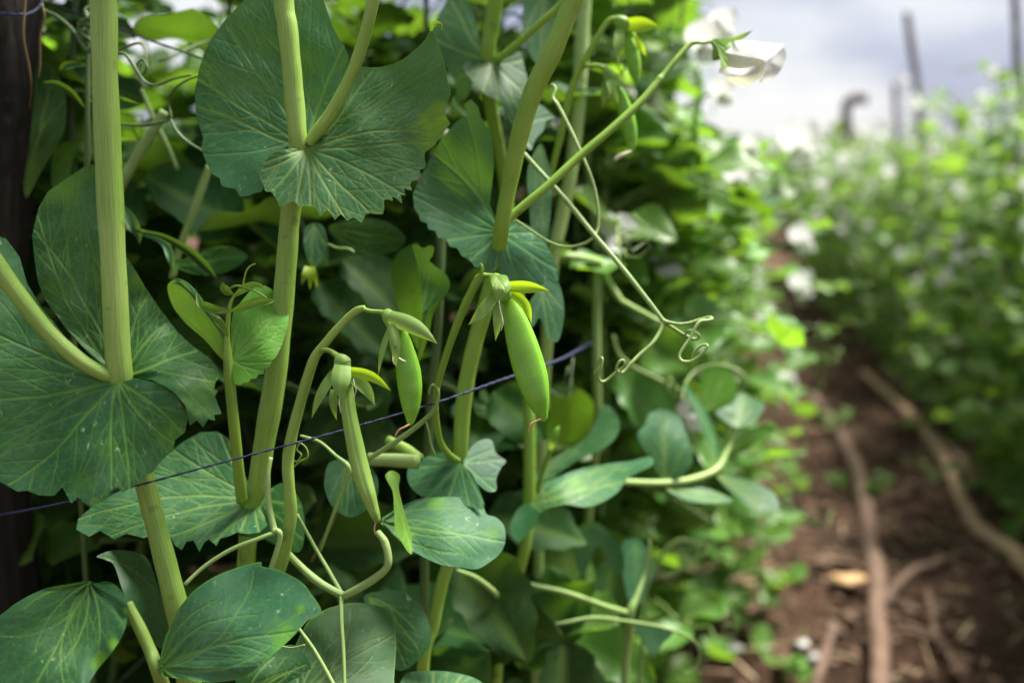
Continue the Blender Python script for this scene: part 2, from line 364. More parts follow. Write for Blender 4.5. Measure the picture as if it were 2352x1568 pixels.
def leaf(parent, name, outline, base, ctrl, mat, tip=None, n=11, h=3.0, smooth=True, teeth=None, wav=.0, yel=(), pucker=.0005, veins=True, seed=None, flip=False, edge=0.0, gap=34.0):
    LEAF_N[0] += 1
    rng = random.Random(seed if seed is not None else LEAF_N[0] * 17 + 3)
    o = np.asarray([p[:2] for p in outline], float)
    poly = crom(o, 8, closed=True) if smooth else o
    # even spacing round the edge
    def resample(pl, hh, keep):
        out = []
        for i in range(len(pl)):
            a, b = pl[i], pl[(i + 1) % len(pl)]; m = max(1, int(round(np.linalg.norm(b - a) / hh)))
            if keep or m > 1:
                for k in range(m): out.append(a + (b - a) * k / m)
            else: out.append(a)
        return np.array(out)
    if teeth:
        s_, e_, amp, per = teeth      # fractions round the edge
        pl = resample(poly, 2.5, True)
        seg = np.linalg.norm(np.roll(pl, -1, 0) - pl, axis=1); cum = np.concatenate([[0], np.cumsum(seg)])[:-1]; tot = seg.sum()
        tg = np.roll(pl, -1, 0) - np.roll(pl, 1, 0); tg /= np.linalg.norm(tg, axis=1)[:, None] + 1e-9
        area = .5 * np.sum(pl[:, 0] * np.roll(pl[:, 1], -1) - np.roll(pl[:, 0], -1) * pl[:, 1])
        nn = np.stack([tg[:, 1], -tg[:, 0]], -1) * (1 if area > 0 else -1)
        fr = cum / tot; ph = cum / per + .6 * np.sin(cum / per * .7); saw = (ph % 1); saw = np.where(saw < .65, saw / .65, (1 - saw) / .35)
        win = np.clip(np.minimum(fr - s_, e_ - fr) * 25, 0, 1) if s_ < e_ else 1
        poly = pl + nn * (saw * amp * win * (.6 + .5 * np.sin(cum * .05 + rng.random() * 6)))[:, None]
    poly = resample(poly, h * 1.1, True)
    d_ = np.linalg.norm(poly - np.roll(poly, 1, 0), axis=1); poly = poly[d_ > .4]
    x0, y0 = poly.min(0); x1, y1 = poly.max(0)
    gx = np.arange(x0, x1, h); gy = np.arange(y0, y1, h * .866)
    g = np.array([(x + (h / 2 if j % 2 else 0), y) for j, y in enumerate(gy) for x in gx]) + .001
    g = g[pip(poly, g)]
    A, B = poly, np.roll(poly, -1, 0)
    # cheap edge distance
    ed = np.full(len(g), 1e9)
    for k in range(0, len(g), 4000):
        ed[k:k + 4000] = np.sqrt(((g[k:k + 4000, None] - poly[None]) ** 2).sum(-1).min(1))
    kp = ed > h * .62; g = g[kp]; ed = ed[kp]
    pts = np.vstack([poly, g]); nb = len(poly)
    r_ = delaunay_2d_cdt([Vector(p) for p in pts], [(i, (i + 1) % nb) for i in range(nb)], [], 1, 1e-5)
    vv = np.array([tuple(v) for v in r_[0]]); F = [list(f) for f in r_[2]]
    edv = np.zeros(len(vv)); 
    for k in range(0, len(vv), 4000):
        edv[k:k + 4000] = np.sqrt(((vv[k:k + 4000, None] - poly[None]) ** 2).sum(-1).min(1))
    vein = np.zeros(len(vv)); 
    if veins:
        sg = grow_veins(poly, base, rng, tip, n, gap=gap)
        for a, b, w_, l in sg:
            lo = np.minimum(a, b) - 9; hi = np.maximum(a, b) + 9
            m = np.where((vv[:, 0] > lo[0]) & (vv[:, 0] < hi[0]) & (vv[:, 1] > lo[1]) & (vv[:, 1] < hi[1]))[0]
            if not len(m): continue
            ab = b - a; t = np.clip(((vv[m] - a) @ ab) / (ab @ ab + 1e-9), 0, 1)
            q = np.linalg.norm(vv[m] - a - t[:, None] * ab, axis=1)
            ww = max(w_, .9)
            vein[m] = np.maximum(vein[m], (.85, .5, .28)[l] * np.exp(-(q / ww) ** 2) * min(1, w_ / 1.6 + .3))
    D = tps(ctrl)(vv)
    x, y = vv[:, 0], vv[:, 1]; ph = rng.random() * 6
    D = D + pucker * vein + sum(a_ * np.sin(x * math.cos(t_) * f_ + y * math.sin(t_) * f_ + p_) for a_, f_, t_, p_ in [(.0008, .014 + .008 * rng.random(), rng.random() * 6.3, rng.random() * 6.3) for _ in range(3)] + [(.00022, .03 + .05 * rng.random(), rng.random() * 6.3, rng.random() * 6.3) for _ in range(4)])
    if wav:
        ang = np.arctan2(y - base[1], x - base[0]); ef = np.exp(-(edv / 30) ** 2)
        D = D + wav * ef * (np.sin(ang * 9 + ph) + .6 * np.sin(ang * 17 + 2 * ph))
    yv = np.zeros(len(vv))
    for (cx, cy_, rr, s_) in yel:
        q = np.hypot(x - cx, y - cy_) / rr + .25 * np.sin(x * .13 + cy_) * np.sin(y * .11)
        yv = np.maximum(yv, s_ * np.clip(1.4 - q * 1.1, 0, 1) * (1 - .5 * vein))
    if edge: yv = np.maximum(yv, edge * np.exp(-(edv / 2.2) ** 2))
    W = P(x, y, D)
    # face the top surface toward the viewer
    f0 = F[0]; nrm = np.cross(W[f0[1]] - W[f0[0]], W[f0[2]] - W[f0[0]])
    if (np.dot(nrm, CL - W[f0[0]]) < 0) != flip: F = [f[::-1] for f in F]
    return obj(name, W, F, mat, parent, attrs={'vein': vein, 'yel': yv, 'rnd': np.full(len(vv), rng.random())})

def strip(parent, name, pts, mat, cup=.25, n=6, m=8, roll=0.0, power=1.0):
    """narrow leaf, sepal or petal: pts = (x, y, distance, full width); cup lifts the edges toward the viewer"""
    q = crom(np.asarray(pts, float), n); q[:, 3] = np.maximum(q[:, 3], .4)
    t = np.gradient(q[:, :2], axis=0); t /= np.linalg.norm(t, axis=1)[:, None] + 1e-9
    nn = np.stack([-t[:, 1], t[:, 0]], -1); V = []; ve = []
    for i in range(len(q)):
        s = np.linspace(-1, 1, m + 1); hw = q[i, 3] / 2
        xy = q[i, :2] + np.outer(s * hw * math.cos(roll), nn[i])
        dd = q[i, 2] - (cup * s ** 2 - s * math.sin(roll)) * hw * q[i, 2] / FO
        V.append(P(xy[:, 0], xy[:, 1], dd)); ve.append(np.maximum(np.exp(-(s / .12) ** 2) * .7, .55 * (np.abs(s) > .92)))
    V = np.vstack(V); k = len(q); w_ = m + 1
    F = [(i * w_ + j, i * w_ + j + 1, (i + 1) * w_ + j + 1, (i + 1) * w_ + j) for i in range(k - 1) for j in range(m)]
    f0 = F[len(F) // 2]; nrm = np.cross(V[f0[1]] - V[f0[0]], V[f0[2]] - V[f0[0]])
    if np.dot(nrm, CL - V[f0[0]]) < 0: F = [f[::-1] for f in F]
    z = np.zeros(len(V))
    return obj(name, V, F, mat, parent, attrs={'vein': np.concatenate(ve), 'yel': z, 'rnd': z + .5})
def sepal(parent, base, tip, wd, d0, d1, mat=None, sag=0.0, cup=.3, roll=0.0):
    b = np.array(base, float); t = np.array(tip, float); ax = t - b; nn = np.array([-ax[1], ax[0]])
    prof = [(0, .82), (.14, .92), (.32, 1.0), (.52, .93), (.7, .68), (.85, .36), (.94, .14), (1, .03)]
    pts = [tuple(b + ax * s + nn * sag * math.sin(math.pi * s)) + (d0 + (d1 - d0) * s - .003 * math.sin(math.pi * s), wd * v) for s, v in prof]
    return strip(parent, 'sepal', pts, mat or M_SEP, cup, 4, 8, roll)

def pod(parent, pts, mat, thick=.5, roll=0.0, seam=.09, peas=6, bulge=.05, name='pod', line=False, ncs=36):
    """pts = (x, y, distance, half width) along the pod"""
    q = crom(np.asarray(pts, float), 10); W = P(q[:, 0], q[:, 1], q[:, 2]); hw = q[:, 3] * q[:, 2] / FO
    t = np.gradient(W, axis=0); t /= np.linalg.norm(t, axis=1)[:, None]
    V = []; UV = []; s = np.linspace(0, 1, len(q)); th = np.linspace(0, 2 * math.pi, ncs, endpoint=False)
    for i in range(len(q)):
        vw = CL - W[i]; vw /= np.linalg.norm(vw)
        a = np.cross(vw, t[i]); a /= np.linalg.norm(a); b = np.cross(t[i], a)
        if roll: a, b = a * math.cos(roll) + b * math.sin(roll), b * math.cos(roll) - a * math.sin(roll)
        ca = np.sign(np.cos(th)) * np.abs(np.cos(th)) ** .95; sb = np.sign(np.sin(th)) * np.abs(np.sin(th)) ** .9
        dth = np.minimum(th, 2 * math.pi - th)
        ra = 1 + seam * np.exp(-(dth / .12) ** 2) - .035 * np.exp(-((dth - .33) / .13) ** 2)
        env = np.clip(min(s[i], 1 - s[i]) * 6, 0, 1)
        tb = thick * (1 + bulge * env * math.cos(2 * math.pi * peas * s[i]))
        if line:   # groove along the face
            dt = np.abs(th - math.pi / 2); ra = ra - .13 * np.exp(-((dt - .02) / .09) ** 2) + .05 * np.exp(-((dt - .22) / .11) ** 2)
        V.append(W[i] + np.outer(ca * ra * hw[i], a) + np.outer(sb * ra * hw[i] * tb, b))
        UV.append(np.stack([np.abs(th / math.pi - 1), np.full(ncs, s[i] * .6)], -1))
    V = np.vstack(V); UV = np.vstack(UV); k = len(q)
    F = [(i * ncs + j, i * ncs + (j + 1) % ncs, (i + 1) * ncs + (j + 1) % ncs, (i + 1) * ncs + j) for i in range(k - 1) for j in range(ncs)]
    F.append(tuple(range(ncs))[::-1]); F.append(tuple(range((k - 1) * ncs, k * ncs)))
    c = W[0]; f0 = F[len(F) // 2]; nrm = np.cross(V[f0[1]] - V[f0[0]], V[f0[2]] - V[f0[0]])
    if np.dot(nrm, V[f0[0]] - W[k // 2]) < 0: F = [f[::-1] for f in F]
    return obj(name, V, F, mat, parent, uv=UV)

# ------------------------------------------------------------------ leaf, flower and pod patterns for the plants of the rows
def leaf_grid(kind, seed, nu, nv):
    rg = random.Random(seed); V = []; ve = []
    fold = rg.uniform(.1, .55); arch = rg.uniform(-.35, .6); wv_ = rg.uniform(.02, .07); ph = rg.random() * 6; tw = rg.uniform(-.4, .4)
    for i in range(nu + 1):
        s = i / nu
        if kind == 'stipule':
            yl = -.38 + 1.38 * s
            wl = .52 * (math.sin(math.pi * min(1, s * 1.02)) ** .55) * (1.18 - .45 * s)
            wr = .30 * (math.sin(math.pi * s) ** .6) * (1.05 - .2 * s)
        elif kind == 'leaflet':
            yl = s; wl = wr = .40 * (math.sin(math.pi * s ** .85) ** .62)
        else:   # lance
            yl = s; wl = wr = .2 * (math.sin(math.pi * s ** .8) ** .8)
        tooth = (.025 if kind == 'stipule' else .008) * ((i * 7 % 3) - 1)
        for j in range(nv + 1):
            c = -1 + 2 * j / nv; wd = (wl if c < 0 else wr) + (tooth if abs(c) == 1 else 0)
            x = c * wd; y = yl
            z = fold * abs(x) * .8 - arch * max(y, -.2) ** 2 * .5 + wv_ * abs(c) ** 3 * math.sin(9 * s + ph + (2 if c < 0 else 0)) + tw * x * s
            V.append((x, y, z))
            ve.append(max(.8 * math.exp(-(x / .02) ** 2), .45 * max(0, math.sin((y - abs(x) * .9) * 38)) ** 8))
    w_ = nv + 1
    F = [(i * w_ + j, i * w_ + j + 1, (i + 1) * w_ + j + 1, (i + 1) * w_ + j) for i in range(nu) for j in range(nv)]
    return np.array(V), F, np.array(ve)
TPL = {}; TPLM = {}
for kind in ('stipule', 'leaflet', 'lance'):
    for k in range(5):
        TPL[kind, k, 'lo'] = leaf_grid(kind, 100 * k + 7, 6, 4)
        V_, F_, ve_ = leaf_grid(kind, 100 * k + 7, 14, 8)
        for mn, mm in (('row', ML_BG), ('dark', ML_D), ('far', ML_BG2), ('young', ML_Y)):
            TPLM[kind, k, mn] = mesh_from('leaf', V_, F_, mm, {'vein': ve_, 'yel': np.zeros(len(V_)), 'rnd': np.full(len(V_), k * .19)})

def frame(dir_, nrm, s, loc):
    y = Vector(dir_).normalized(); z = Vector(nrm); z = (z - y * z.dot(y))
    z = z.normalized() if z.length > 1e-4 else y.orthogonal().normalized()
    x = y.cross(z)
    M = Matrix((( x.x * s, y.x * s, z.x * s, loc[0]), (x.y * s, y.y * s, z.y * s, loc[1]), (x.z * s, y.z * s, z.z * s, loc[2]), (0, 0, 0, 1)))
    return M

def petal_grid(nu, nv, wid, cup, arch, notch=0.0):
    V = []
    for i in range(nu + 1):
        s = i / nu; wd = wid * (math.sin(math.pi * (.08 + .8 * s)) ** .7)
        for j in range(nv + 1):
            c = -1 + 2 * j / nv
            V.append((c * wd, s * (1 - notch * math.exp(-(c / .25) ** 2) * s) - .12 * s * c * c, cup * c * c * wd + arch * s * s))
    w_ = nv + 1
    return np.array(V), [(i * w_ + j, i * w_ + j + 1, (i + 1) * w_ + j + 1, (i + 1) * w_ + j) for i in range(nu) for j in range(nv)]
def rot(V, ax, a):
    return V @ np.array(Matrix.Rotation(a, 3, ax)).T
def flower_meshes():
    b, fb = petal_grid(8, 8, .62, .35, .22, .14); b = rot(b, 'X', math.radians(68))          # banner stands up
    w1, f1 = petal_grid(6, 4, .30, .5, -.15); w1 = rot(rot(w1, 'Y', math.radians(70)), 'X', math.radians(12)) + np.array([.10, .05, 0])
    w2 = w1 * np.array([-1, 1, 1])
    k, fk = petal_grid(6, 4, .2, 1.2, .35); k = k * np.array([1, .75, 1]) - np.array([0, 0, .05])
    V = np.vstack([b, w1, w2, k]); F = list(fb); o = len(b)
    for f, vv in ((f1, w1), (f1, w2), (fk, k)):
        F += [tuple(a + o for a in q) for q in f]; o += len(vv)
    me = mesh_from('flower', V, F, M_PETAL_R)
    pts = np.array([(0, -.28, -.02), (0, -.16, 0), (0, -.02, .02), (0, .14, .03)]); cv, cf, cu = tube_arrays(pts, [.05, .12, .15, .165], 8, cap=False)
    ce = mesh_from('calyx', cv, cf, M_SEP, uv=cu)
    return me, ce
FLOW, CALY = flower_meshes()
def pod_mesh():
    s = np.linspace(0, 1, 14); V = []; n = 10; th = np.linspace(0, 2 * math.pi, n, endpoint=False)
    for t in s:
        hw = .11 * (math.sin(math.pi * min(.98, .06 + t * .93)) ** .5); cx = .12 * math.sin(math.pi * t)
        V.append(np.stack([cx + hw * np.cos(th), np.full(n, t), .5 * hw * np.sin(th)], -1))
    V = np.vstack(V)
    F = [(i * n + j, i * n + (j + 1) % n, (i + 1) * n + (j + 1) % n, (i + 1) * n + j) for i in range(13) for j in range(n)]
    return mesh_from('pod', V, F, MP, uv=np.stack([np.tile(np.linspace(0, 1, n), 14), np.repeat(s * .6, n)], -1))
PODM = pod_mesh()

def clear_of_front(p, reach):
    x, y, d = proj(p)
    if d < .1: return np.linalg.norm(np.asarray(p) - CL) > .45
    m = reach / d * FO
    if 1700 - m < x < 2250 and y < 300 + m * .4 and d < 2.3: return False      # open sky over the path
    if x < -m - 60 or x > OW + m + 60 or y < -m - 40 or y > OH + m + 40: return d > .3
    if x < 1500: return d - reach * .6 > .60
    return d - reach * .5 > .78

def add_leaf(acc, root, kind, M, mn, rg, lvl):
    k = rg.randrange(5)
    if lvl == 0:
        o = bpy.data.objects.new('leaf', TPLM[kind, k, mn]); COL.objects.link(o); o.parent = root
        o.matrix_local = Matrix.Translation(-Vector(ORG[root.name])) @ M
    else:
        V, F, ve = TPL[kind, k, 'lo']; Mn = np.array(M)
        off = acc['n']; acc['V'].append(V @ Mn[:3, :3].T + Mn[:3, 3]); acc['F'] += [tuple(a + off for a in f) for f in F]
        acc['ve'].append(ve); acc['r'].append(np.full(len(V), rg.random())); acc['n'] += len(V)
def add_flower(root, p, dir_, s, up=(0, 0, 1)):
    M = Matrix.Translation(-Vector(ORG[root.name])) @ frame(dir_, up, s, p)
    o = bpy.data.objects.new('flower', FLOW); COL.objects.link(o); o.parent = root; o.matrix_local = M; ORG[o.name] = ORG[root.name]
    c = bpy.data.objects.new('calyx', CALY); COL.objects.link(c); c.parent = o
    return o
def add_pod(root, p, s, rg):
    M = Matrix.Translation(-Vector(ORG[root.name])) @ frame((rg.uniform(-.25, .25), rg.uniform(-.25, .25), -1), (rg.uniform(-1, 1), rg.uniform(-1, 1), .1), s, p)
    o = bpy.data.objects.new('pod', PODM); COL.objects.link(o); o.parent = root; o.matrix_local = M
    return o

def shoot(root, pts, rg, lvl, mn, out=(1, 0, 0), node=.06, size=.06, fl=.25, pd=.15, stipw=1.0, r0=.0035, stem_name='stem', smat=None, tend=.5, filt=True, tips=True, bare=0.0):
    """dress a stem that runs along pts with clasping leaves, leaflets, tendrils, flowers and pods"""
    acc = {'V': [], 'F': [], 've': [], 'r': [], 'n': 0}
    SV, SF, SU, so = [], [], [], 0
    q = crom(np.asarray(pts, float), 8)
    seg = np.linalg.norm(np.diff(q, axis=0), axis=1); cum = np.concatenate([[0], np.cumsum(seg)]); tot = cum[-1]
    def at(s): return np.array([np.interp(s, cum, q[:, i]) for i in range(3)])
    ok = (lambda p, r: clear_of_front(p, r)) if filt else (lambda p, r: True)
    if stem_name:
        v, f, u = tube_arrays(q, np.linspace(r0, r0 * .55, len(q)), 6 if lvl else 8, voff=so); SV.append(v); SF += f; SU.append(u); so += len(v)
    s = max(node * rg.uniform(.3, 1), bare); side = 1; outv = np.array(out, float); k = 0
    while s < tot:
        p = at(s); young = s > tot - .12 and tips
        sc = size * (rg.uniform(.8, 1.15)) * (.6 if young else 1.0)
        az = rg.uniform(-1.2, 1.2) + (0 if side > 0 else math.pi * rg.uniform(.5, 1)); ca, sa = math.cos(az), math.sin(az)
        dr = np.array([outv[0] * ca - outv[1] * sa, outv[0] * sa + outv[1] * ca, 0])
        pr_ = np.array([-dr[1], dr[0], 0])
        mat_n = 'young' if (young and mn == 'row') else mn
        for sg in (-1, 1):      # the clasping pair
            dd = dr * rg.uniform(.5, 1) + pr_ * sg * rg.uniform(.4, 1.0) + np.array([0, 0, rg.uniform(-.5, .7)])
            nr = np.array([0, 0, 1.0]) + dr * rg.uniform(-.2, .9)
            if ok(p + dd / np.linalg.norm(dd) * sc * .4, sc * .8): add_leaf(acc, root, 'stipule', frame(dd, nr, sc * stipw, p), mat_n, rg, lvl)
        # leaf stalk with leaflets and tendril
        ln = rg.uniform(.07, .12) * size / .06
        e1 = p + dr * ln * .5 + np.array([0, 0, ln * .35]); e2 = p + dr * ln + pr_ * rg.uniform(-.02, .02) + np.array([0, 0, ln * rg.uniform(.1, .6)])
        st = crom([p, e1, e2], 4)
        if ok(e1, ln * .6):
            v, f, u = tube_arrays(st, np.linspace(.0015, .0009, len(st)), 5, voff=so); SV.append(v); SF += f; SU.append(u); so += len(v)
            for (c_, t_) in ((e1, .75), (e2, .65)):
                for sg in (-1, 1):
                    dd = dr * rg.uniform(.1, .7) + pr_ * sg + np.array([0, 0, rg.uniform(-.5, .6)])
                    if ok(c_ + dd * sc * .4, sc * .6): add_leaf(acc, root, 'leaflet', frame(dd, np.array([0, 0, 1]) + dr * rg.uniform(-.6, .8) + pr_ * rg.uniform(-.4, .4), sc * t_ * 1.15, c_), mat_n, rg, lvl)
            if rg.random() < tend and ok(e2 + dr * .04, .05):
                tp = [e2]; a0 = rg.random() * 6
                for i in range(1, 15):
                    tt = i / 14; rr = .012 * tt
                    tp.append(e2 + dr * (.06 * min(1, tt * 1.6)) + np.array([0, 0, .03 * tt]) + pr_ * rr * math.cos(a0 + 14 * tt * tt) + np.array([0, 0, 1]) * rr * math.sin(a0 + 14 * tt * tt))
                v, f, u = tube_arrays(np.array(tp), np.linspace(.0008, .0005, len(tp)), 4, voff=so); SV.append(v); SF += f; SU.append(u); so += len(v)
        if s > tot * .45:
            x_ = rg.random()
            fp = p + (dr * rg.uniform(.05, .09) if not lvl else (outv / np.linalg.norm(outv) + pr_ * rg.uniform(-.5, .5)) * rg.uniform(.09, .16)) + np.array([0, 0, rg.uniform(.02, .07)])
            if x_ < fl + pd and ok(fp, .04):
                st = crom([p, (p + fp) / 2 + np.array([0, 0, .015]), fp], 4)
                v, f, u = tube_arrays(st, np.linspace(.0014, .001, len(st)), 5, voff=so); SV.append(v); SF += f; SU.append(u); so += len(v)
                if x_ < fl: add_flower(root, fp, dr + pr_ * rg.uniform(-.6, .6) + np.array([0, 0, rg.uniform(-.5, .1)]), rg.uniform(.022, .030))
                else: add_pod(root, fp, rg.uniform(.05, .075), rg)
        s += node * rg.uniform(.8, 1.2) * (.7 if young else 1); side = -side; k += 1
    if SV: obj(stem_name or 'leaf_stalk', np.vstack(SV), SF, smat or MS_BG, root, uv=np.vstack(SU))
    if lvl and acc['n']:
        V = np.vstack(acc['V'])
        fo = obj('foliage', V, acc['F'], {'far': ML_BG2, 'dark': ML_D}.get(mn, ML_BG), root, attrs={'vein': np.concatenate(acc['ve']), 'yel': np.zeros(len(V)), 'rnd': np.concatenate(acc['r'])})
        fo['kind'] = 'stuff'
def plant(foot, height, lean, seed, lvl, mn, label, group, **kw):
    rg = random.Random(seed)
    root = thing('pea_plant', label, 'pea plant', (foot[0], foot[1], 0), group)
    pts = [(foot[0], foot[1], 0.0)]; x, y = foot; n = 5
    for i in range(1, n + 1):
        t = i / n
        pts.append((foot[0] + lean[0] * t + rg.uniform(-.03, .03), foot[1] + lean[1] * t + rg.uniform(-.03, .03), height * t))
    shoot(root, pts, rg, lvl, mn, **kw)
    return root

# ------------------------------------------------------------------ the setting: soil, far hedge
def ground():
    def axis(a, b, fine, far):
        inner = np.arange(a, b + 1e-9, fine); g = [0]; st = fine
        while g[-1] < far: st *= 1.22; g.append(g[-1] + st)
        g = np.array(g[1:])
        return np.concatenate([(a - g)[::-1], inner, b + g])
    xs = axis(-1.3, 1.6, .022, 400); ys = axis(.2, 5.5, .026, 900)
    X, Y = np.meshgrid(xs, ys); r = np.random.RandomState(5)
    Z = np.zeros_like(X)
    for k in range(26):
        f = 2.2 * 1.17 ** k; a = r.rand() * 6.28; Z += .045 / f ** .92 * np.sin(X * f * math.cos(a) * 2 + Y * f * math.sin(a) * 2 + r.rand() * 6.28) * (.7 + .3 * np.sin(X * f * .37 + 2))
    far = np.clip((np.hypot(X, Y) - 6) / 6, 0, 1); Z = Z * (1 - far)
    Z += .05 * np.exp(-((X + .32) / .2) ** 2) * (1 - far) + .05 * np.exp(-((X - .78) / .22) ** 2) * (1 - far) - .03
    V = np.stack([X, Y, Z], -1).reshape(-1, 3); nx = len(xs)
    i = np.arange(len(ys) - 1)[:, None] * nx; j = np.arange(nx - 1)[None]
    F = np.stack([i + j, i + j + 1, i + nx + j + 1, i + nx + j], -1).reshape(-1, 4)
    m, t, N = newmat('soil'); co = N('ShaderNodeTexCoord').outputs['Object']
    n1 = N('ShaderNodeTexNoise', {'Vector': co, 'Scale': 9.0, 'Detail': 9.0, 'Roughness': .66}).outputs['Fac']
    n2 = N('ShaderNodeTexNoise', {'Vector': co, 'Scale': 70.0, 'Detail': 6.0, 'Roughness': .7}).outputs['Fac']
    f = N('ShaderNodeMath', {0: n1, 1: n2}, operation='ADD').outputs[0]; f = N('ShaderNodeMapRange', {0: f, 1: .8, 2: 1.22}).outputs[0]
    c = N('ShaderNodeMixRGB', {0: f, 1: (.036, .021, .013, 1), 2: (.18, .100, .066, 1)}).outputs[0]
    s = N('ShaderNodeMapRange', {0: N('ShaderNodeTexVoronoi', {'Vector': co, 'Scale': 38.0}).outputs['Distance'], 1: .1, 2: .16, 3: .7, 4: 0.0}).outputs[0]
    c = N('ShaderNodeMixRGB', {0: s, 1: c, 2: (.14, .09, .06, 1)}).outputs[0]
    bu = N('ShaderNodeBump', {'Strength': .9, 'Distance': .012, 'Height': f}).outputs[0]
    N('ShaderNodeOutputMaterial', {0: N('ShaderNodeBsdfPrincipled', {'Base Color': c, 'Roughness': .95, 'Normal': bu, 'Specular IOR Level': .15}).outputs[0]})
    o = obj('ground', V, F, m); o['kind'] = 'structure'
    return xs, ys, Z
GX, GY, GZ = ground()
def gz(x, y):
    i = np.clip(np.searchsorted(GX, x), 1, len(GX) - 1); j = np.clip(np.searchsorted(GY, y), 1, len(GY) - 1)
    return GZ[j, i]
def clods():
    r = np.random.RandomState(3); V, F = [], []; off = 0
    base = np.array([(1, 0, 0), (-1, 0, 0), (0, 1, 0), (0, -1, 0), (0, 0, 1), (0, 0, -1), (.6, .6, .6), (-.6, .6, .6), (.6, -.6, .6), (-.6, -.6, .6)], float)
    fc = [(0, 6, 8), (0, 2, 6), (2, 7, 6), (2, 1, 7), (1, 9, 7), (1, 3, 9), (3, 8, 9), (3, 0, 8), (4, 6, 7), (4, 7, 9), (4, 9, 8), (4, 8, 6), (0, 3, 5), (3, 1, 5), (1, 2, 5), (2, 0, 5)]
    for k in range(8000):
        x = r.uniform(-.35, 1.0); y = 1.0 + r.rand() ** 1.6 * 5
        s = (.003 + .015 * r.rand() ** 3.6)
        v = base * s * (.7 + .6 * r.rand(10, 1)) * np.array([1.2, 1, .8]); a = r.rand() * 6.28
        v = v @ np.array([[math.cos(a), -math.sin(a), 0], [math.sin(a), math.cos(a), 0], [0, 0, 1]])
        V.append(v + np.array([x, y, gz(x, y) + s * .3])); F += [tuple(q + off for q in f) for f in fc]; off += 10
    o = obj('soil_crumbs', np.vstack(V), F, plain_mat('soil_crumb', (.042, .025, .016), (.20, .12, .08), 60, .95, bump=.6, dist=.004))
    tag(o, 'loose brown crumbs and clods of soil on the path', 'soil', kind='stuff')
clods()
def litter():
    r = np.random.RandomState(8); V, F = [], []; off = 0
    for k in range(900):
        x = r.uniform(-.3, .9); y = 1.0 + r.rand() ** 1.5 * 4; a = r.rand() * 6.28; ln = .006 + .03 * r.rand() ** 2; wd = .0012 + .002 * r.rand(); z = gz(x, y) + .006 + .006 * r.rand()
        u = np.array([math.cos(a), math.sin(a), r.uniform(-.25, .25)]) * ln; n = np.array([-math.sin(a), math.cos(a), 0]) * wd; c = np.array([x, y, z]); t = np.array([0, 0, .0012])
        V += [c - u - n, c - u + n, c + u + n, c + u - n, c - u + t, c + u + t]; F += [tuple(off + q for q in f) for f in ((0, 1, 2, 3), (0, 4, 5, 3), (1, 2, 5, 4), (0, 1, 4), (3, 5, 2))]; off += 6
    o = obj('straw_litter', np.array(V), F, plain_mat('straw', (.16, .10, .055), (.46, .34, .2), 30, .8))
    tag(o, 'bits of dry straw and bark scattered over the soil path', 'straw', kind='stuff')
litter()

# ------------------------------------------------------------------ the rows of pea plants
rr = random.Random(11)
LBL_L1 = 'leafy pea plant in the row directly behind the sharp pods'
LBL_L2 = 'blurred pea plant further along the near row, left of the soil path'
LBL_R = 'blurred pea plant of the far row, right of the soil path'
LBL_B = 'pea plant of the next row, seen through gaps in the near row'
i = 0
for gy in np.arange(.40, 1.5, .095):           # behind the sharp plants
    for gx in ((-.30, -.42, -.54, -.68, -.84) if gy < .8 else (-.24, -.34, -.46, -.60, -.74, -.90)):
        x = gx + rr.uniform(-.05, .05); y = gy + rr.uniform(-.05, .05); i += 1
        if min(proj((x, y, z))[2] for z in (0, .4, .8)) < .65: continue
        px = proj((x, y, .8))[0]
        if 250 < px < 420 and rr.random() < .6: continue
        pe = proj((x + .12, y, .9))[0]
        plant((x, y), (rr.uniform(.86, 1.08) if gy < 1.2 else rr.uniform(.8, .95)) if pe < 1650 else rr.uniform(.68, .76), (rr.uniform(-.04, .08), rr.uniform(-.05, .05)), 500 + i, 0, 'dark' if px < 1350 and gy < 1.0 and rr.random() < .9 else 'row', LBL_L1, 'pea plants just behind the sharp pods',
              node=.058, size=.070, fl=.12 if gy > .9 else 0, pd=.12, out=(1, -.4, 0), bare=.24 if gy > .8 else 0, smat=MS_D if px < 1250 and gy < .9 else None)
for k, (px_, d_, h_) in enumerate([(1385, .92, 1.04), (1440, 1.05, 1.05), (1490, 1.2, 1.06), (1525, 1.08, .96), (1550, 1.3, .94), (1420, 1.4, 1.06), (1510, 1.45, 1.04)]):
    w_ = P(px_, 345, d_); i += 1
    plant((w_[0] - .03, w_[1]), h_, (.03 + rr.uniform(-.02, .02), rr.uniform(-.02, .02)), 700 + k, 0, 'row', LBL_L1, 'pea plants just behind the sharp pods', node=.056, size=.074, fl=.16, pd=.18, out=(1, -.6, 0), bare=.26)
for gy in np.arange(1.5, 6.6, .17):
    for gx in (-.19, -.34):
        i += 1; d = min(1, (gy - 1.5) / 4)
        plant((gx + rr.uniform(-.05, .05) + .05 * d, gy + rr.uniform(-.07, .07)), rr.uniform(.70, .80), (rr.uniform(-.02, .10), rr.uniform(-.05, .05)), 900 + i, 1, 'row', LBL_L2, 'pea plants further along the near row',
              node=.052, size=.066, fl=.34, pd=.08, out=(1, -.5, 0), filt=True, bare=.27)
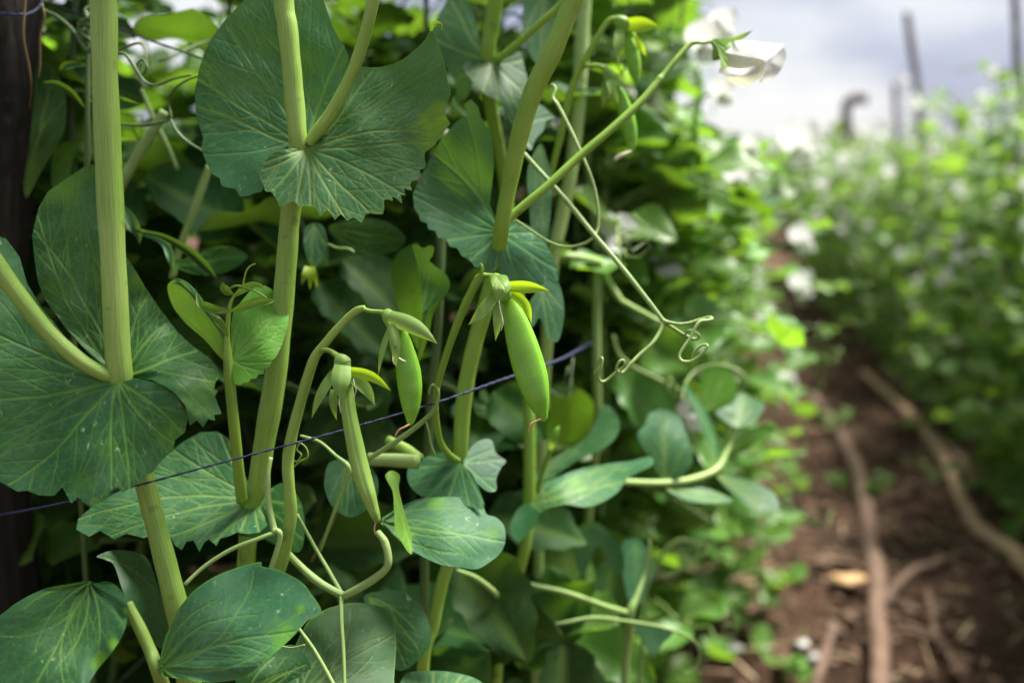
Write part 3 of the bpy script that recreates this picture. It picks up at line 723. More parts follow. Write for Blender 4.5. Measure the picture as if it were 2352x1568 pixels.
for gy in np.arange(1.25, 7.2, .15):
    for gx in (.60, .80, 1.0):
        if gx > .9 and gy > 5: continue
        i += 1; d = min(1, max(0, (gy - 2) / 4.5))
        plant((gx + rr.uniform(-.06, .06) - .10 * d - .16 * max(0, min(1, (gy - 3.2) / 2)), gy + rr.uniform(-.07, .07)), rr.uniform(.68, .84) + .18 * max(0, 1 - abs(gy - 2.3) / 1.2), (rr.uniform(-.12, .04), rr.uniform(-.05, .05)), 2000 + i, 1, 'far', LBL_R, 'pea plants of the far row',
              node=.055, size=.066, fl=.46, pd=.05, out=(-1, -.5, 0), filt=True)
for gx in np.arange(-2.4, -.9, .16):
    for gy in (.9, 1.25, 1.6):
        i += 1
        plant((gx + rr.uniform(-.07, .07), gy - gx * .1 + rr.uniform(-.1, .1)), rr.uniform(.8, 1.05), (rr.uniform(-.06, .06), rr.uniform(-.05, .05)), 4000 + i, 1, 'row', LBL_B, 'pea plants of the next row',
              node=.055, size=.062, fl=.2, pd=.1, out=(1, -.5, 0), filt=True)

# far growth that closes the view
def bush(name, c, rx, rz, seed, label, mat, nleaf=2600, ls=.09, trunk=True):
    r = np.random.RandomState(seed); root = thing(name, label, 'bush', (c[0], c[1], 0))
    V, F, rn = [], [], []; off = 0
    for k in range(nleaf):
        d = r.normal(size=3); d /= np.linalg.norm(d); d[2] = abs(d[2]) * 1.0; q = r.rand() ** .4 * (1 + .25 * math.sin(d[0] * 7 + seed) * math.cos(d[1] * 6))
        p = np.array([c[0] + d[0] * rx * q, c[1] + d[1] * rx * q, .15 + d[2] * rz * q])
        a = r.normal(size=3); a /= np.linalg.norm(a); b = np.cross(a, r.normal(size=3)); b /= np.linalg.norm(b); s = ls * (.5 + r.rand())
        V += [p - a * s, p + b * s * .5, p + a * s, p - b * s * .5]; F.append((off, off + 1, off + 2, off + 3)); rn += [r.rand()] * 4; off += 4
    z = np.zeros(len(V)); f = obj('crown', np.array(V), F, mat, root, attrs={'vein': z, 'yel': z, 'rnd': rn}); f['kind'] = 'stuff'
    for k in range(4):
        a = k * 1.7 + seed; tp = [(c[0], c[1], 0), (c[0] + .1 * rx * math.cos(a), c[1] + .1 * rx * math.sin(a), rz * .4), (c[0] + .5 * rx * math.cos(a), c[1] + .5 * rx * math.sin(a), rz * .9)]
        v, ff, u = tube_arrays(crom(tp, 5), np.linspace(.03, .008, 11), 6); obj('trunk' if k == 0 else 'limb', v, ff, M_STICK, root, uv=u)
ML_FAR = leaf_mat('leaf_hedge', (.07, .085, .04), (.12, .13, .07), (.12, .13, .07), bloom=.1, trans=.25, spots=0, net=0)
for k, (x, d, rx, rz, lb) in enumerate([(1905, 8.5, .8, .66, 'dull olive bush closing the end of the path'), (1975, 11, 1.3, .66, 'low brownish bush beside the two thin poles'),
                                        (1790, 11, 1.3, .66, 'dull green bush far behind the white flower'), (2120, 13, 2.0, .66, 'far low bush behind the far row of peas'), (2330, 15, 2.4, .66, 'far low bush at the picture edge behind the far row')]):
    p = P(x, 345, d); bush('bush', (p[0], p[1]), rx, rz, k + 1, lb, ML_FAR)

def pole(name, pts, dia, label, mat, d):
    w_ = P(np.array([p[0] for p in pts]), np.array([p[1] for p in pts]), np.full(len(pts), d))
    b = w_[-1].copy(); b[2] = 0; q = crom(np.vstack([w_, [b]]), 8); r = np.random.RandomState(int(d * 100))
    V, F, U = tube_arrays(q, dia / 2 * (1 + .08 * r.randn(len(q))) * np.linspace(.8, 1.1, len(q)), 10)
    tag(obj(name, V, F, mat, uv=U), label, 'pole', 'thin wooden poles over the far row')
pole('wooden_pole', [(2083, 28), (2092, 100), (2106, 190), (2116, 300), (2122, 420)], .028, 'tallest bent wooden pole standing against the pale sky', M_POLE, 3.3)
pole('wooden_pole', [(2056, 192), (2058, 260), (2060, 330)], .030, 'short upright wooden pole beside the tall bent one', M_POLE, 4.4)
pole('wooden_pole', [(2326, -60), (2333, 40), (2336, 160), (2340, 300)], .022, 'dark wooden pole at the edge of the sky', M_POLE, 2.6)
w_ = P(np.array([1990, 1965, 1946, 1944, 1948]), np.array([228, 226, 240, 290, 360]), np.full(5, 5.0)); w_ = np.vstack([w_, [w_[-1][0], w_[-1][1], 0]])
V, F, U = tube_arrays(crom(w_, 6), np.linspace(.03, .022, 31), 8); tag(obj('hooked_branch', V, F, M_POLE, uv=U), 'dry branch hooked over at its tip, far off against the sky', 'branch')

# ------------------------------------------------------------------ on the path: sticks, chip, weeds, petals
def stick(name, pts, label, mat, lift=.012, cat='stick', side=8):
    W = np.array([G(p[0], p[1]) for p in pts]); dd = proj(W)[2]
    W[:, 2] = [gz(a, b) + lift for a, b, _ in W]; r = np.array([p[2] for p in pts]) * .5 * dd / FO
    q = crom(np.column_stack([W, r]), 8); rs = np.random.RandomState(len(name) + int(pts[0][0]))
    V, F, U = tube_arrays(q[:, :3] + rs.randn(len(q), 3) * .0012, q[:, 3] * (1 + .07 * rs.randn(len(q))), side)
    return tag(obj(name, V, F, mat, uv=U), label, cat, 'sticks lying on the path' if cat == 'stick' else None)
stick('dry_stick', [(1870, 905, 24), (1925, 985, 28), (1968, 1050, 30), (1990, 1130, 34), (2003, 1250, 38), (2010, 1340, 42), (2016, 1450, 46), (2030, 1640, 50)], 'long brown stick with a bare knot, running straight down the path', M_STICK)
stick('dry_stick', [(1985, 845, 18), (2072, 942, 22), (2155, 1035, 27), (2205, 1125, 31), (2255, 1205, 35), (2325, 1300, 40), (2430, 1420, 46)], 'thick crooked stick slanting across the path below the far row', M_STICK2)
stick('dry_stick', [(2140, 1010, 30), (2200, 1060, 26), (2240, 1110, 20)], 'short stump of stick beside the thick crooked one', M_STICK, .02)
stick('dry_twig', [(2028, 1412, 26), (2062, 1370, 22), (2100, 1335, 20), (2160, 1300, 20), (2232, 1258, 17)], 'thin branching twig leaning on the long straight stick', M_STICK, .016)
stick('dry_twig', [(1865, 1590, 24), (1880, 1530, 24), (1915, 1450, 22)], 'short twig standing up at the bottom of the path', M_STICK, .02)
stick('dry_twig', [(2128, 1375, 14), (2140, 1420, 16), (2142, 1470, 18)], 'thin curved twig right of the long straight stick', M_STICK, .01)
stick('dry_twig', [(2040, 1455, 10), (2100, 1462, 12), (2165, 1478, 14)], 'thin twig lying flat across the dark soil', M_STICK, .008)
stick('dry_twig', [(1700, 1520, 18), (1760, 1560, 20), (1800, 1600, 22)], 'dark twig half buried near the fallen petals', M_STICK, .008)
def chip(x, y, lx, ly, ang, label, mat, name='wood_chip', cat='wood chip', th=.006, group=None):
    c = G(x, y); d = proj(c)[2]; a = lx / 2 * d / FO; b = ly / 2 * d / FO * 1.7; rs = np.random.RandomState(int(x)); n = 12
    t = np.linspace(0, 2 * math.pi, n, endpoint=False); rad = 1 + .12 * rs.randn(n)
    top = np.stack([a * np.cos(t) * rad, b * np.sin(t) * rad, th + .15 * a * np.cos(t) ** 2], -1); bot = top * np.array([.94, .94, 1]) - np.array([0, 0, th])
    ca, sa = math.cos(ang), math.sin(ang); R = np.array([[ca, -sa, 0], [sa, ca, 0], [0, 0, 1]])
    V = np.vstack([top, bot, [[0, 0, th * 1.2]]]) @ R.T + np.array([c[0], c[1], gz(c[0], c[1]) + .012])
    F = [(i, (i + 1) % n, 2 * n) for i in range(n)] + [((i + 1) % n, i, n + i, n + (i + 1) % n) for i in range(n)] + [tuple(range(2 * n - 1, n - 1, -1))]
    tag(obj(name, V, F, mat), label, cat, group)
chip(1945, 1362, 92, 34, .25, 'pale orange wood chip beside the long straight stick', M_CHIP)
for k, (x, y, s, lb) in enumerate([(1572, 1356, 40, 'white petal fallen among the weeds'), (1686, 1477, 34, 'white petal fallen on the soil near the dark twig'),
                                   (1878, 1492, 36, 'white petal fallen beside the short standing twig'), (1845, 1475, 28, 'small whitish petal fallen near the path twigs')]):
    chip(x, y, s, s * .8, k, lb, M_PETAL, 'fallen_petal', 'petal', .002, 'white petals fallen on the soil')
def weed(x, y, h, seed, label, n=9, ls=.03):
    c = G(x, y); rg = random.Random(seed); c[2] = gz(c[0], c[1]); root = thing('weed_seedling', label, 'weed', tuple(c), 'small weeds on the path')
    SV, SF, SU, so = [], [], [], 0
    for k in range(max(2, n // 3)):
        a = rg.random() * 6.28; tp = np.array([c, c + np.array([.2 * h * math.cos(a), .2 * h * math.sin(a), h * .6]), c + np.array([.5 * h * math.cos(a), .5 * h * math.sin(a), h * rg.uniform(.8, 1.1)])]); q = crom(tp, 4)
        v, f, u = tube_arrays(q, np.linspace(.0018, .001, len(q)), 5, voff=so); SV.append(v); SF += f; SU.append(u); so += len(v)
        for m in range(5):
            p = q[rg.randrange(2, len(q))]; az = rg.random() * 6.28
            add_leaf(None, root, rg.choice(['leaflet', 'lance', 'leaflet']), frame((math.cos(az), math.sin(az), rg.uniform(-.1, .7)), (rg.uniform(-.5, .5), rg.uniform(-.5, .5), 1), ls * rg.uniform(.7, 1.3), p), rg.choice(['row', 'young', 'row']), rg, 0)
    obj('stem', np.vstack(SV), SF, MS_BG, root, uv=np.vstack(SU))
for k, (x, y, h, n, ls, lb) in enumerate([(1745, 1400, .10, 14, .035, 'bushy green weed on the soil left of the wood chip'), (1690, 1420, .05, 6, .035, 'low pale weed beside the fallen petal'), (2010, 1110, .06, 10, .028, 'small weed growing over the long straight stick'),
                                          (1930, 1080, .06, 8, .03, 'small yellowish weed left of the long stick'), (1880, 850, .12, 12, .04, 'weed clump where the path narrows'), (1840, 1110, .10, 10, .035, 'weed at the foot of the near row'),
                                          (1830, 1530, .03, 5, .025, 'tiny weed at the bottom of the path'), (2265, 1000, .06, 8, .035, 'weed under the far row beside the crooked stick'), (2290, 900, .12, 9, .05, 'broad-leaved weed at the foot of the far row'),
                                          (2330, 1250, .05, 6, .03, 'weed beside the end of the crooked stick'), (1790, 1230, .08, 10, .03, 'weed between the near row and the long stick'), (1905, 980, .07, 9, .03, 'pale weed at the top of the long stick'),
                                          (1650, 1340, .07, 9, .032, 'weed at the soil edge under the near row')]):
    weed(x, y, h, 70 + k, lb, n, ls)

# ------------------------------------------------------------------ wooden post, ties and twine at the left
def post():
    W = P(np.array([-5, -12, -25, -45, -52]), np.array([-260, 80, 330, 620, 900]), np.array([.60, .60, .61, .62, .63]))
    b = W[-1].copy(); b[2] = 0; q = crom(np.vstack([W, [b]]), 14); ns = 40; rs = np.random.RandomState(4); V, F, U = tube_arrays(q, np.full(len(q), .0245), ns)
    th = np.tile(np.arange(ns), len(q)); cen = np.repeat(q, ns, 0); rel = V[:len(cen)] - cen
    g = 1 + .09 * np.sin(th * 1.9) * np.sin(th * .83 + cen[:, 2] * 5) + .05 * np.sin(th * 4.1 + cen[:, 2] * 22) + .02 * rs.randn(len(cen))
    tag(obj('wooden_post', cen + rel * g[:, None], F, M_WOOD, uv=U), 'dark rough wooden post at the left edge', 'post')
post()
def line(name, pts, mat, label, cat, ns=8, n=8, twist=0.0, group=None):
    pw, r = path_px(pts); q = crom(np.column_stack([pw, r]), n); r = q[:, 3]
    V, F, U = tube_arrays(q[:, :3], r, ns)
    if twist:
        m = len(q); cen = np.repeat(q[:, :3], ns, 0); ph = np.tile(np.arange(ns) / ns * 2 * math.pi, m); L_ = np.repeat(np.concatenate([[0], np.cumsum(np.linalg.norm(np.diff(q[:, :3], axis=0), axis=1))]), ns)
        V = cen + (V - cen) * (1 + .28 * np.cos(2 * ph + L_ * twist))[:, None]
    return tag(obj(name, V, F, mat, uv=U), label, cat, group)
line('blue_twine', [(-40, 1190, .60, 4.5), (120, 1160, .50, 5), (300, 1118, .445, 4.2), (340, 1108, .440, 4.4), (520, 1059, .456, 4.5), (660, 1022, .470, 4.5), (800, 984, .482, 4.6), (1000, 925, .502, 4.8), (1130, 880, .53, 6.5), (1280, 828, .60, 7.0), (1335, 800, .70, 6), (1365, 785, .85, 5), (1385, 778, 1.05, 4)], M_TWINE,
     'dark blue twine stretched slantwise behind the pods', 'twine', 8, 60, 900.0)
line('blue_twine', [(-30, 30, .57, 5), (40, 34, .565, 5), (75, 28, .575, 5), (98, 2, .59, 5), (104, -60, .6, 5)], M_TWINE, 'blue twine tied round the top of the wooden post', 'twine', 8, 12, 900.0)
line('tie_wire', [(95, 2, .60, 5), (140, 18, .60, 5), (192, 36, .60, 6), (230, 48, .6, 6), (268, 64, .60, 5), (330, 88, .59, 5), (400, 112, .58, 5), (472, 138, .57, 5)], M_TIE, 'thin dark wire running from the post behind the thick stem', 'wire')
line('withered_tendril', [(60, -20, .545, 5), (54, 80, .545, 5), (66, 150, .55, 5), (72, 200, .555, 4), (68, 250, .57, 4)], MS_DEAD, 'brown withered tendril hanging down the wooden post', 'tendril', 6)
line('withered_tendril', [(97, 10, .56, 5), (102, 40, .56, 5), (93, 80, .56, 4.5), (92, 150, .56, 4), (88, 180, .56, 3)], MS_DEAD, 'brown withered tendril hanging just right of the wooden post', 'tendril', 6)

# ------------------------------------------------------------------ the sharp plants in front
def foot(x, y, d, dx=0.0, dy=0.0):
    w_ = P(x, y, d); return (float(w_[0] + dx), float(w_[1] + dy), 0.0)
def down(pts_last, r, dx=0.0, dy=0.02):
    w_ = P(*pts_last[:3]); z0 = w_[2]
    return [(w_[0] + dx * t, w_[1] + dy * t, z0 * (1 - t), r) for t in (.25, .5, .75, 1.0)]
def top(pt, h, r, dx=0.0, dy=0.0):
    w_ = P(*pt[:3]); return [(w_[0] + dx * t, w_[1] + dy * t, w_[2] + h * t, r * (1 - .35 * t)) for t in (1.0, .66, .33)]
def crown(root, pt, h, seed, dx=0.0, dy=0.0, mn='row', **k):
    w_ = P(*pt[:3]); shoot(root, [(w_[0] + dx * t, w_[1] + dy * t, w_[2] + h * t) for t in (.15, .4, .7, 1.0)], random.Random(seed), 0, mn, stem_name=None, **k)
FR = 'sharp pea plants in front'

# ---- plant A: the thick stem at the left with the great clasping leaf
A = thing('pea_plant', 'large pea plant at left with thick stem through a huge veined leaf', 'pea plant', foot(425, 1500, .47, 0, .03), FR)
tube(A, 'stem', [(236, -20, .449, 58), (242, 180, .449, 58), (252, 420, .449, 58), (263, 640, .449, 57), (276, 868, .450, 57), (300, 970, .462, 50), (332, 1100, .466, 46), (352, 1180, .468, 47), (383, 1300, .468, 49), (412, 1420, .468, 52), (428, 1510, .468, 54), (440, 1620, .47, 54)], MS, n=8, ns=20, ridge=.025, nr=7,
     extra=down((445, 1660, .47), .005), pre=top((236, -20, .449), .22, .0055, -.02, .02))
tube(A, 'leaf_stalk', [(-300, 330, .40, 5), (-220, 385, .408, 18), (-140, 450, .416, 32), (-60, 530, .425, 42), (-20, 590, .428, 41), (40, 676, .432, 40), (110, 762, .437, 38), (180, 825, .441, 35), (236, 858, .445, 32), (262, 868, .448, 28)], MS, n=6, ns=14)
leaf(A, 'leaf', [(252, 868), (225, 850), (170, 797), (95, 705), (62, 650), (45, 590), (14, 548), (-40, 530), (-120, 640), (-150, 820), (-120, 1000), (-50, 1080), (0, 1106), (40, 1128), (62, 1126), (90, 1137), (125, 1138), (143, 1118), (164, 1156), (178, 1141), (200, 1156), (219, 1139), (235, 1152), (262, 1120), (272, 1118), (281, 1132), (300, 1119), (316, 1112), (335, 1092), (352, 1083), (371, 1056), (398, 1032), (402, 1010), (425, 992), (432, 960), (410, 915), (365, 880), (310, 868), (280, 878)],
     (272, 874), [(272, 872, .4455), (275, 950, .4425), (240, 1140, .432), (60, 1110, .430), (-100, 900, .424), (-80, 600, .440), (40, 560, .455), (60, 750, .447), (170, 830, .449), (390, 920, .444), (410, 1000, .446), (150, 1000, .436)], ML_A, n=13, h=2.7, smooth=False, yel=[(255, 1030, 30, .22), (190, 1110, 30, .15), (400, 1010, 40, .25)], gap=30)
leaf(A, 'leaf', [(250, 862), (228, 838), (150, 752), (105, 690), (88, 650), (78, 590), (74, 540), (88, 478), (110, 440), (150, 412), (190, 385), (214, 377), (240, 392), (270, 470), (290, 588), (312, 622), (335, 662), (370, 712), (408, 762), (440, 792), (476, 818), (500, 846), (502, 868), (494, 880), (492, 893), (500, 897), (494, 910), (501, 928), (509, 950), (492, 952), (494, 966), (478, 962), (467, 981), (452, 965), (436, 978), (432, 960), (425, 930), (400, 900), (350, 872), (300, 868), (275, 874)],
     (278, 870), [(276, 868, .4565), (150, 700, .463), (90, 580, .466), (215, 380, .474), (300, 620, .470), (400, 760, .468), (500, 870, .452), (460, 960, .4435), (400, 890, .4435), (340, 870, .447)], ML_A, n=13, h=2.7, smooth=False, yel=[(450, 930, 60, .16), (490, 880, 30, .3)], wav=.001, gap=28)
# lower leaves of A
tube(A, 'leaf_stalk', [(292, 1385, .452, 24), (320, 1440, .450, 27), (345, 1495, .448, 29), (362, 1540, .446, 31), (385, 1600, .46, 30), (430, 1680, .47, 26)], MS, n=6, ns=12)
leaf(A, 'leaf', [(363, 1540), (370, 1500), (385, 1450), (412, 1395), (450, 1352), (500, 1320), (560, 1298), (598, 1290), (603, 1300), (640, 1308), (690, 1334), (716, 1364), (737, 1398), (728, 1413), (706, 1424), (690, 1442), (655, 1478), (610, 1516), (575, 1545), (540, 1560), (480, 1566), (420, 1558), (378, 1552)],
     (368, 1532), [(366, 1535, .442), (450, 1370, .447), (600, 1300, .452), (735, 1400, .432), (600, 1520, .424), (480, 1562, .428), (540, 1430, .434)], ML_B, tip=(732, 1398), n=9, h=2.8, wav=.0012, yel=[(660, 1465, 45, .4), (372, 1530, 25, .35), (690, 1395, 12, .5)], edge=.5)
leaf(A, 'leaf', [(200, 1333), (160, 1340), (100, 1352), (40, 1382), (0, 1412), (-50, 1440), (-60, 1640), (190, 1640), (205, 1570), (222, 1540), (248, 1508), (262, 1490), (285, 1450), (294, 1405), (288, 1372), (268, 1345), (245, 1334), (222, 1338)],
     (205, 1337), [(203, 1336, .455), (0, 1420, .437), (290, 1400, .440), (100, 1480, .424), (210, 1560, .418), (0, 1600, .415), (150, 1410, .441)], ML_A, tip=(60, 1600), n=9, h=3.0, wav=.0018, yel=[(235, 1520, 24, .7), (262, 1482, 16, .5)])
leaf(A, 'leaf', [(222, 1277), (258, 1263), (300, 1265), (335, 1278), (355, 1320), (378, 1392), (392, 1440), (385, 1490), (345, 1470), (305, 1415), (280, 1350), (262, 1298), (240, 1284)],
     (240, 1278), [(225, 1277, .485), (330, 1275, .50), (390, 1440, .492), (300, 1400, .478)], ML_C, tip=(385, 1480), n=6, h=3.4)
crown(A, (236, -20, .449), .2, 31, -.03, .03, size=.05, node=.09)
crown(A, (-60, 530, .425), .12, 32, -.1, .0, size=.055)

# ---- plant B: the middle stem with the great toothed leaf, side shoot and the two pods
B = thing('pea_plant', 'pea plant in the middle carrying two hanging pods and a toothed leaf', 'pea plant', foot(560, 1560, .50, 0, .03), FR)
tube(B, 'stem', [(652, -20, .474, 45), (660, 60, .474, 45), (669, 150, .474, 45), (677, 240, .4745, 44), (684, 330, .475, 42), (682, 400, .482, 42), (668, 480, .487, 46), (658, 600, .490, 46), (646, 740, .493, 48), (630, 880, .496, 50), (608, 1010, .499, 48), (592, 1110, .501, 46), (578, 1160, .504, 44), (565, 1300, .510, 42), (560, 1500, .515, 40)], MS, n=8, ns=20, ridge=.025, nr=7,
     extra=down((560, 1560, .515), .004), pre=top((652, -20, .474), .22, .0045, .0, .03))
tube(B, 'leaf_stalk', [(935, -330, .432, 4), (920, -240, .438, 14), (895, -140, .446, 24), (872, -60, .452, 28), (858, 0, .455, 28), (836, 90, .460, 28), (806, 175, .465, 29), (765, 255, .470, 30), (730, 302, .474, 29), (708, 330, .476, 26)], MS, n=6, ns=14)
c2 = lambda pts: K(3.0, 392, 0, pts)
leaf(B, 'leaf', c2([(940, 1000), (880, 1010), (800, 1010), (720, 1080), (660, 1200), (645, 1290), (620, 1325), (580, 1330), (530, 1350), (480, 1356), (445, 1300), (395, 1295), (350, 1280), (338, 1230), (285, 1200), (250, 1130), (232, 1085), (208, 1020), (225, 950), (200, 880), (175, 800), (165, 640), (195, 480), (240, 340), (300, 240), (400, 110), (540, -30), (700, -120), (900, -120), (1040, -30), (1080, 80), (1110, 170), (1150, 250), (1200, 325), (1226, 390), (1215, 500), (1160, 640), (1060, 840), (980, 960)]),
     (703, 338), [(705, 337, .4785), (620, 360, .479), (560, 440, .470), (465, 340, .482), (480, 160, .487), (600, 20, .492), (720, -10, .494), (795, 140, .490), (740, 260, .484), (660, 250, .485)], ML_B, n=15, h=2.8, smooth=False, gap=30, pucker=.0006)
leaf(B, 'leaf', c2([(945, 1005), (990, 930), (1100, 780), (1220, 600), (1270, 490), (1310, 459), (1380, 466), (1450, 463), (1540, 440), (1600, 410), (1650, 372), (1710, 322), (1760, 268), (1785, 215), (1795, 190), (1812, 215), (1832, 280), (1862, 350), (1882, 410), (1895, 470), (1905, 540), (1922, 600), (1930, 655), (1915, 690), (1900, 730), (1890, 785), (1908, 820), (1927, 853), (1895, 890), (1872, 920), (1871, 946), (1840, 970), (1815, 1003), (1780, 1030), (1752, 1052), (1750, 1090), (1758, 1135), (1745, 1165), (1718, 1170), (1718, 1205), (1700, 1235), (1660, 1250), (1650, 1275), (1664, 1312), (1635, 1308), (1608, 1296), (1617, 1346), (1584, 1340), (1596, 1404), (1560, 1370), (1528, 1352), (1530, 1386), (1500, 1374), (1470, 1376), (1472, 1430), (1463, 1474), (1420, 1476), (1345, 1466), (1332, 1500), (1314, 1536), (1290, 1515), (1262, 1498), (1240, 1505), (1216, 1522), (1198, 1500), (1174, 1474), (1155, 1490), (1132, 1516), (1110, 1480), (1082, 1444), (1060, 1462), (1030, 1487), (1015, 1455), (998, 1428), (950, 1418), (920, 1420), (880, 1422), (865, 1400), (845, 1384), (800, 1405), (750, 1426), (742, 1398), (732, 1375), (710, 1345), (690, 1320), (665, 1322), (648, 1310), (645, 1285), (628, 1255), (612, 1210), (615, 1170), (640, 1125), (680, 1070), (740, 1038), (800, 1026), (880, 1022)]),
     (706, 343), [(705, 340, .4735), (660, 345, .468), (602, 400, .465), (680, 460, .455), (830, 505, .446), (925, 450, .447), (960, 380, .452), (1030, 280, .452), (1030, 200, .455), (995, 70, .468), (900, 150, .478), (810, 180, .484), (850, 320, .462), (740, 400, .462)], ML_B, n=17, h=2.7, smooth=False, gap=28, yel=[(1000, 290, 44, .85), (1010, 250, 22, .55), (985, 330, 26, .7), (700, 342, 16, .6)], edge=.35, pucker=.0006)
strip(B, 'leaf_tip', [(990, 72, .468, 6), (992, 60, .466, 12), (1002, 55, .463, 14), (1012, 57, .461, 8), (1014, 70, .461, 2)], ML_Y, .6)
# stipule lower on B
leaf(B, 'leaf', [(585, 1140), (560, 1085), (545, 1020), (500, 990), (460, 992), (420, 1014), (370, 1055), (330, 1098), (270, 1130), (215, 1160), (180, 1190), (175, 1215), (205, 1232), (230, 1218), (262, 1238), (290, 1225), (330, 1235), (360, 1225), (392, 1232), (402, 1252), (417, 1263), (428, 1244), (444, 1240), (458, 1266), (470, 1244), (480, 1238), (497, 1253), (506, 1236), (528, 1230), (545, 1222), (570, 1226), (596, 1222), (614, 1206), (606, 1180), (594, 1150)],
     (582, 1146), [(582, 1145, .503), (480, 1000, .516), (300, 1120, .508), (200, 1200, .50), (450, 1250, .482), (600, 1210, .488), (450, 1120, .505)], ML_B, n=17, h=2.8, smooth=False, gap=30, yel=[(583, 1146, 14, .6)])
leaf(B, 'leaf', [(596, 1150), (625, 1120), (655, 1110), (690, 1150), (700, 1210), (690, 1265), (650, 1260), (615, 1240), (545, 1228), (575, 1222), (612, 1205)], (596, 1150), [(596, 1150, .505), (660, 1120, .53), (690, 1250, .52), (560, 1228, .50)], ML_D, n=7, h=3.6)
# side shoot
tube(B, 'side_shoot', [(556, 1150, .495, 26), (550, 1100, .488, 27), (541, 1010, .480, 25), (530, 900, .477, 25), (524, 830, .476, 23), (522, 780, .475, 13), (524, 730, .474, 11), (530, 695, .473, 8), (540, 676, .472, 6)], MS_B, n=6, ns=14)
leaf(B, 'leaf', K(2.857, 470.4, 548.8, [(180, 800), (170, 700), (172, 560), (185, 490), (230, 420), (300, 335), (350, 310), (395, 305), (440, 330), (470, 372), (510, 382), (538, 425), (545, 480), (552, 510), (546, 570), (530, 625), (512, 680), (490, 730), (470, 770), (440, 800), (425, 835), (392, 850), (386, 885), (350, 890), (335, 915), (305, 915), (285, 940), (255, 940), (235, 958), (195, 950), (184, 900)]),
     (533, 828), [(533, 828, .4765), (560, 690, .484), (625, 665, .492), (660, 730, .488), (600, 855, .474), (540, 880, .472), (590, 770, .4785)], ML_Y, tip=(655, 690), n=12, h=2.6, smooth=False, gap=22)
leaf(B, 'leaf', [(524, 832), (505, 820), (470, 780), (430, 745), (402, 712), (388, 680), (385, 655), (395, 648), (420, 646), (440, 668), (470, 705), (500, 745), (516, 780)], (522, 828), [(522, 828, .478), (390, 655, .505), (430, 740, .50), (500, 745, .478)], ML_A, tip=(400, 655), n=7, h=2.8)
strip(B, 'leaf_edge', [(388, 652, .503, 4), (408, 646, .498, 14), (436, 664, .492, 16), (470, 706, .484, 14), (500, 748, .478, 10), (516, 778, .476, 3)], ML_C, -.3)
strip(B, 'leaflet', [(528, 712, .473, 3), (505, 712, .468, 16), (478, 706, .466, 22), (460, 696, .468, 17), (451, 670, .472, 2)], ML_Y, .7)
strip(B, 'leaflet', [(528, 716, .473, 3), (556, 705, .468, 18), (590, 695, .465, 20), (615, 692, .466, 14), (630, 690, .468, 2)], ML_Y, .6)
strip(B, 'leaflet', [(538, 682, .472, 3), (556, 666, .468, 17), (578, 655, .466, 17), (597, 656, .468, 10), (606, 662, .47, 1)], ML_Y, .6)
strip(B, 'leaflet', [(536, 676, .472, 2), (524, 670, .47, 18), (514, 660, .468, 18), (511, 648, .468, 2)], ML_Y, .8)
strip(B, 'bud', [(524, 775, .474, 4), (512, 750, .470, 16), (500, 735, .468, 18), (486, 722, .47, 6)], ML_Y, -.9)
tube(B, 'tendril', [(540, 676, .472, 5), (556, 660, .470, 4.5), (561, 640, .469, 4.2), (566, 622, .468, 4), (576, 610, .468, 4), (587, 606, .468, 3)], MS_B, n=6, ns=8)
tube(B, 'tendril', [(528, 662, .47, 4), (545, 656, .468, 5), (575, 664, .466, 6), (600, 676, .464, 6), (614, 686, .464, 3)], MS_B, n=6, ns=8)
# flower stalk of B and its two pods
tube(B, 'flower_stalk', [(620, 1400, .498, 24), (632, 1330, .490, 30), (644, 1295, .486, 32), (658, 1240, .482, 29), (668, 1180, .480, 28), (664, 1120, .478, 27), (661, 1060, .477, 27), (670, 1000, .476, 26), (688, 930, .473, 25), (706, 868, .470, 24), (722, 822, .467, 23), (740, 797, .465, 20), (770, 760, .463, 18), (800, 728, .462, 17), (822, 712, .461, 17), (838, 707, .460, 13)], MS, n=7, ns=16, ridge=.02)
d2 = lambda pts: K(3.635, 666.4, 588, pts)
tube(B, 'pod_stalk', [(834, 709, .460, 10), (850, 714, .459, 9.5), (872, 716, .458, 10), (884, 719, .457, 12)], MS_B, n=5, ns=10)
tube(B, 'calyx', [(878, 717, .457, 11), (886, 720, .457, 24), (892, 725, .456, 33), (900, 735, .456, 36), (908, 748, .456, 36), (914, 760, .457, 34)], M_SEP, n=6, ns=18, ridge=.04)
p2 = pod(B, [(918, 756, .459, 13), (924, 780, .459, 17), (930, 815, .459, 23), (936, 850, .459, 27), (940, 885, .459, 27), (942, 915, .459, 23.5), (943, 940, .459, 18.5), (943, 958, .459, 12), (942, 970, .459, 8), (940, 977, .459, 3)], MP, thick=.5, peas=6, bulge=.02)
tube(p2, 'style', [(940, 974, .458, 6), (930, 980, .456, 5), (918, 986, .455, 4.5), (910, 996, .455, 5), (908, 1004, .456, 3)], M_STYLE, n=5, ns=8)
sepal(p2, (893, 728), (1004, 789), 38, .4515, .447, sag=-.07, cup=-.45)
sepal(p2, (930, 752), (996, 772), 14, .462, .462, M_SEPY, sag=-.08)
sepal(p2, (900, 744), (910, 843), 25, .4505, .449, sag=-.03, cup=-.4)
sepal(p2, (896, 752), (869, 861), 16, .455, .458, sag=.04, roll=.5)
tube(p2, 'stamen', [(908, 820, .452, 2.5), (916, 822, .450, 3), (926, 828, .448, 3.2), (932, 829, .448, 2)], M_STAM, n=4, ns=6)
tube(p2, 'stamen', [(902, 815, .452, 2), (903, 830, .451, 2.2), (908, 838, .451, 1.5)], M_STAM, n=4, ns=6)
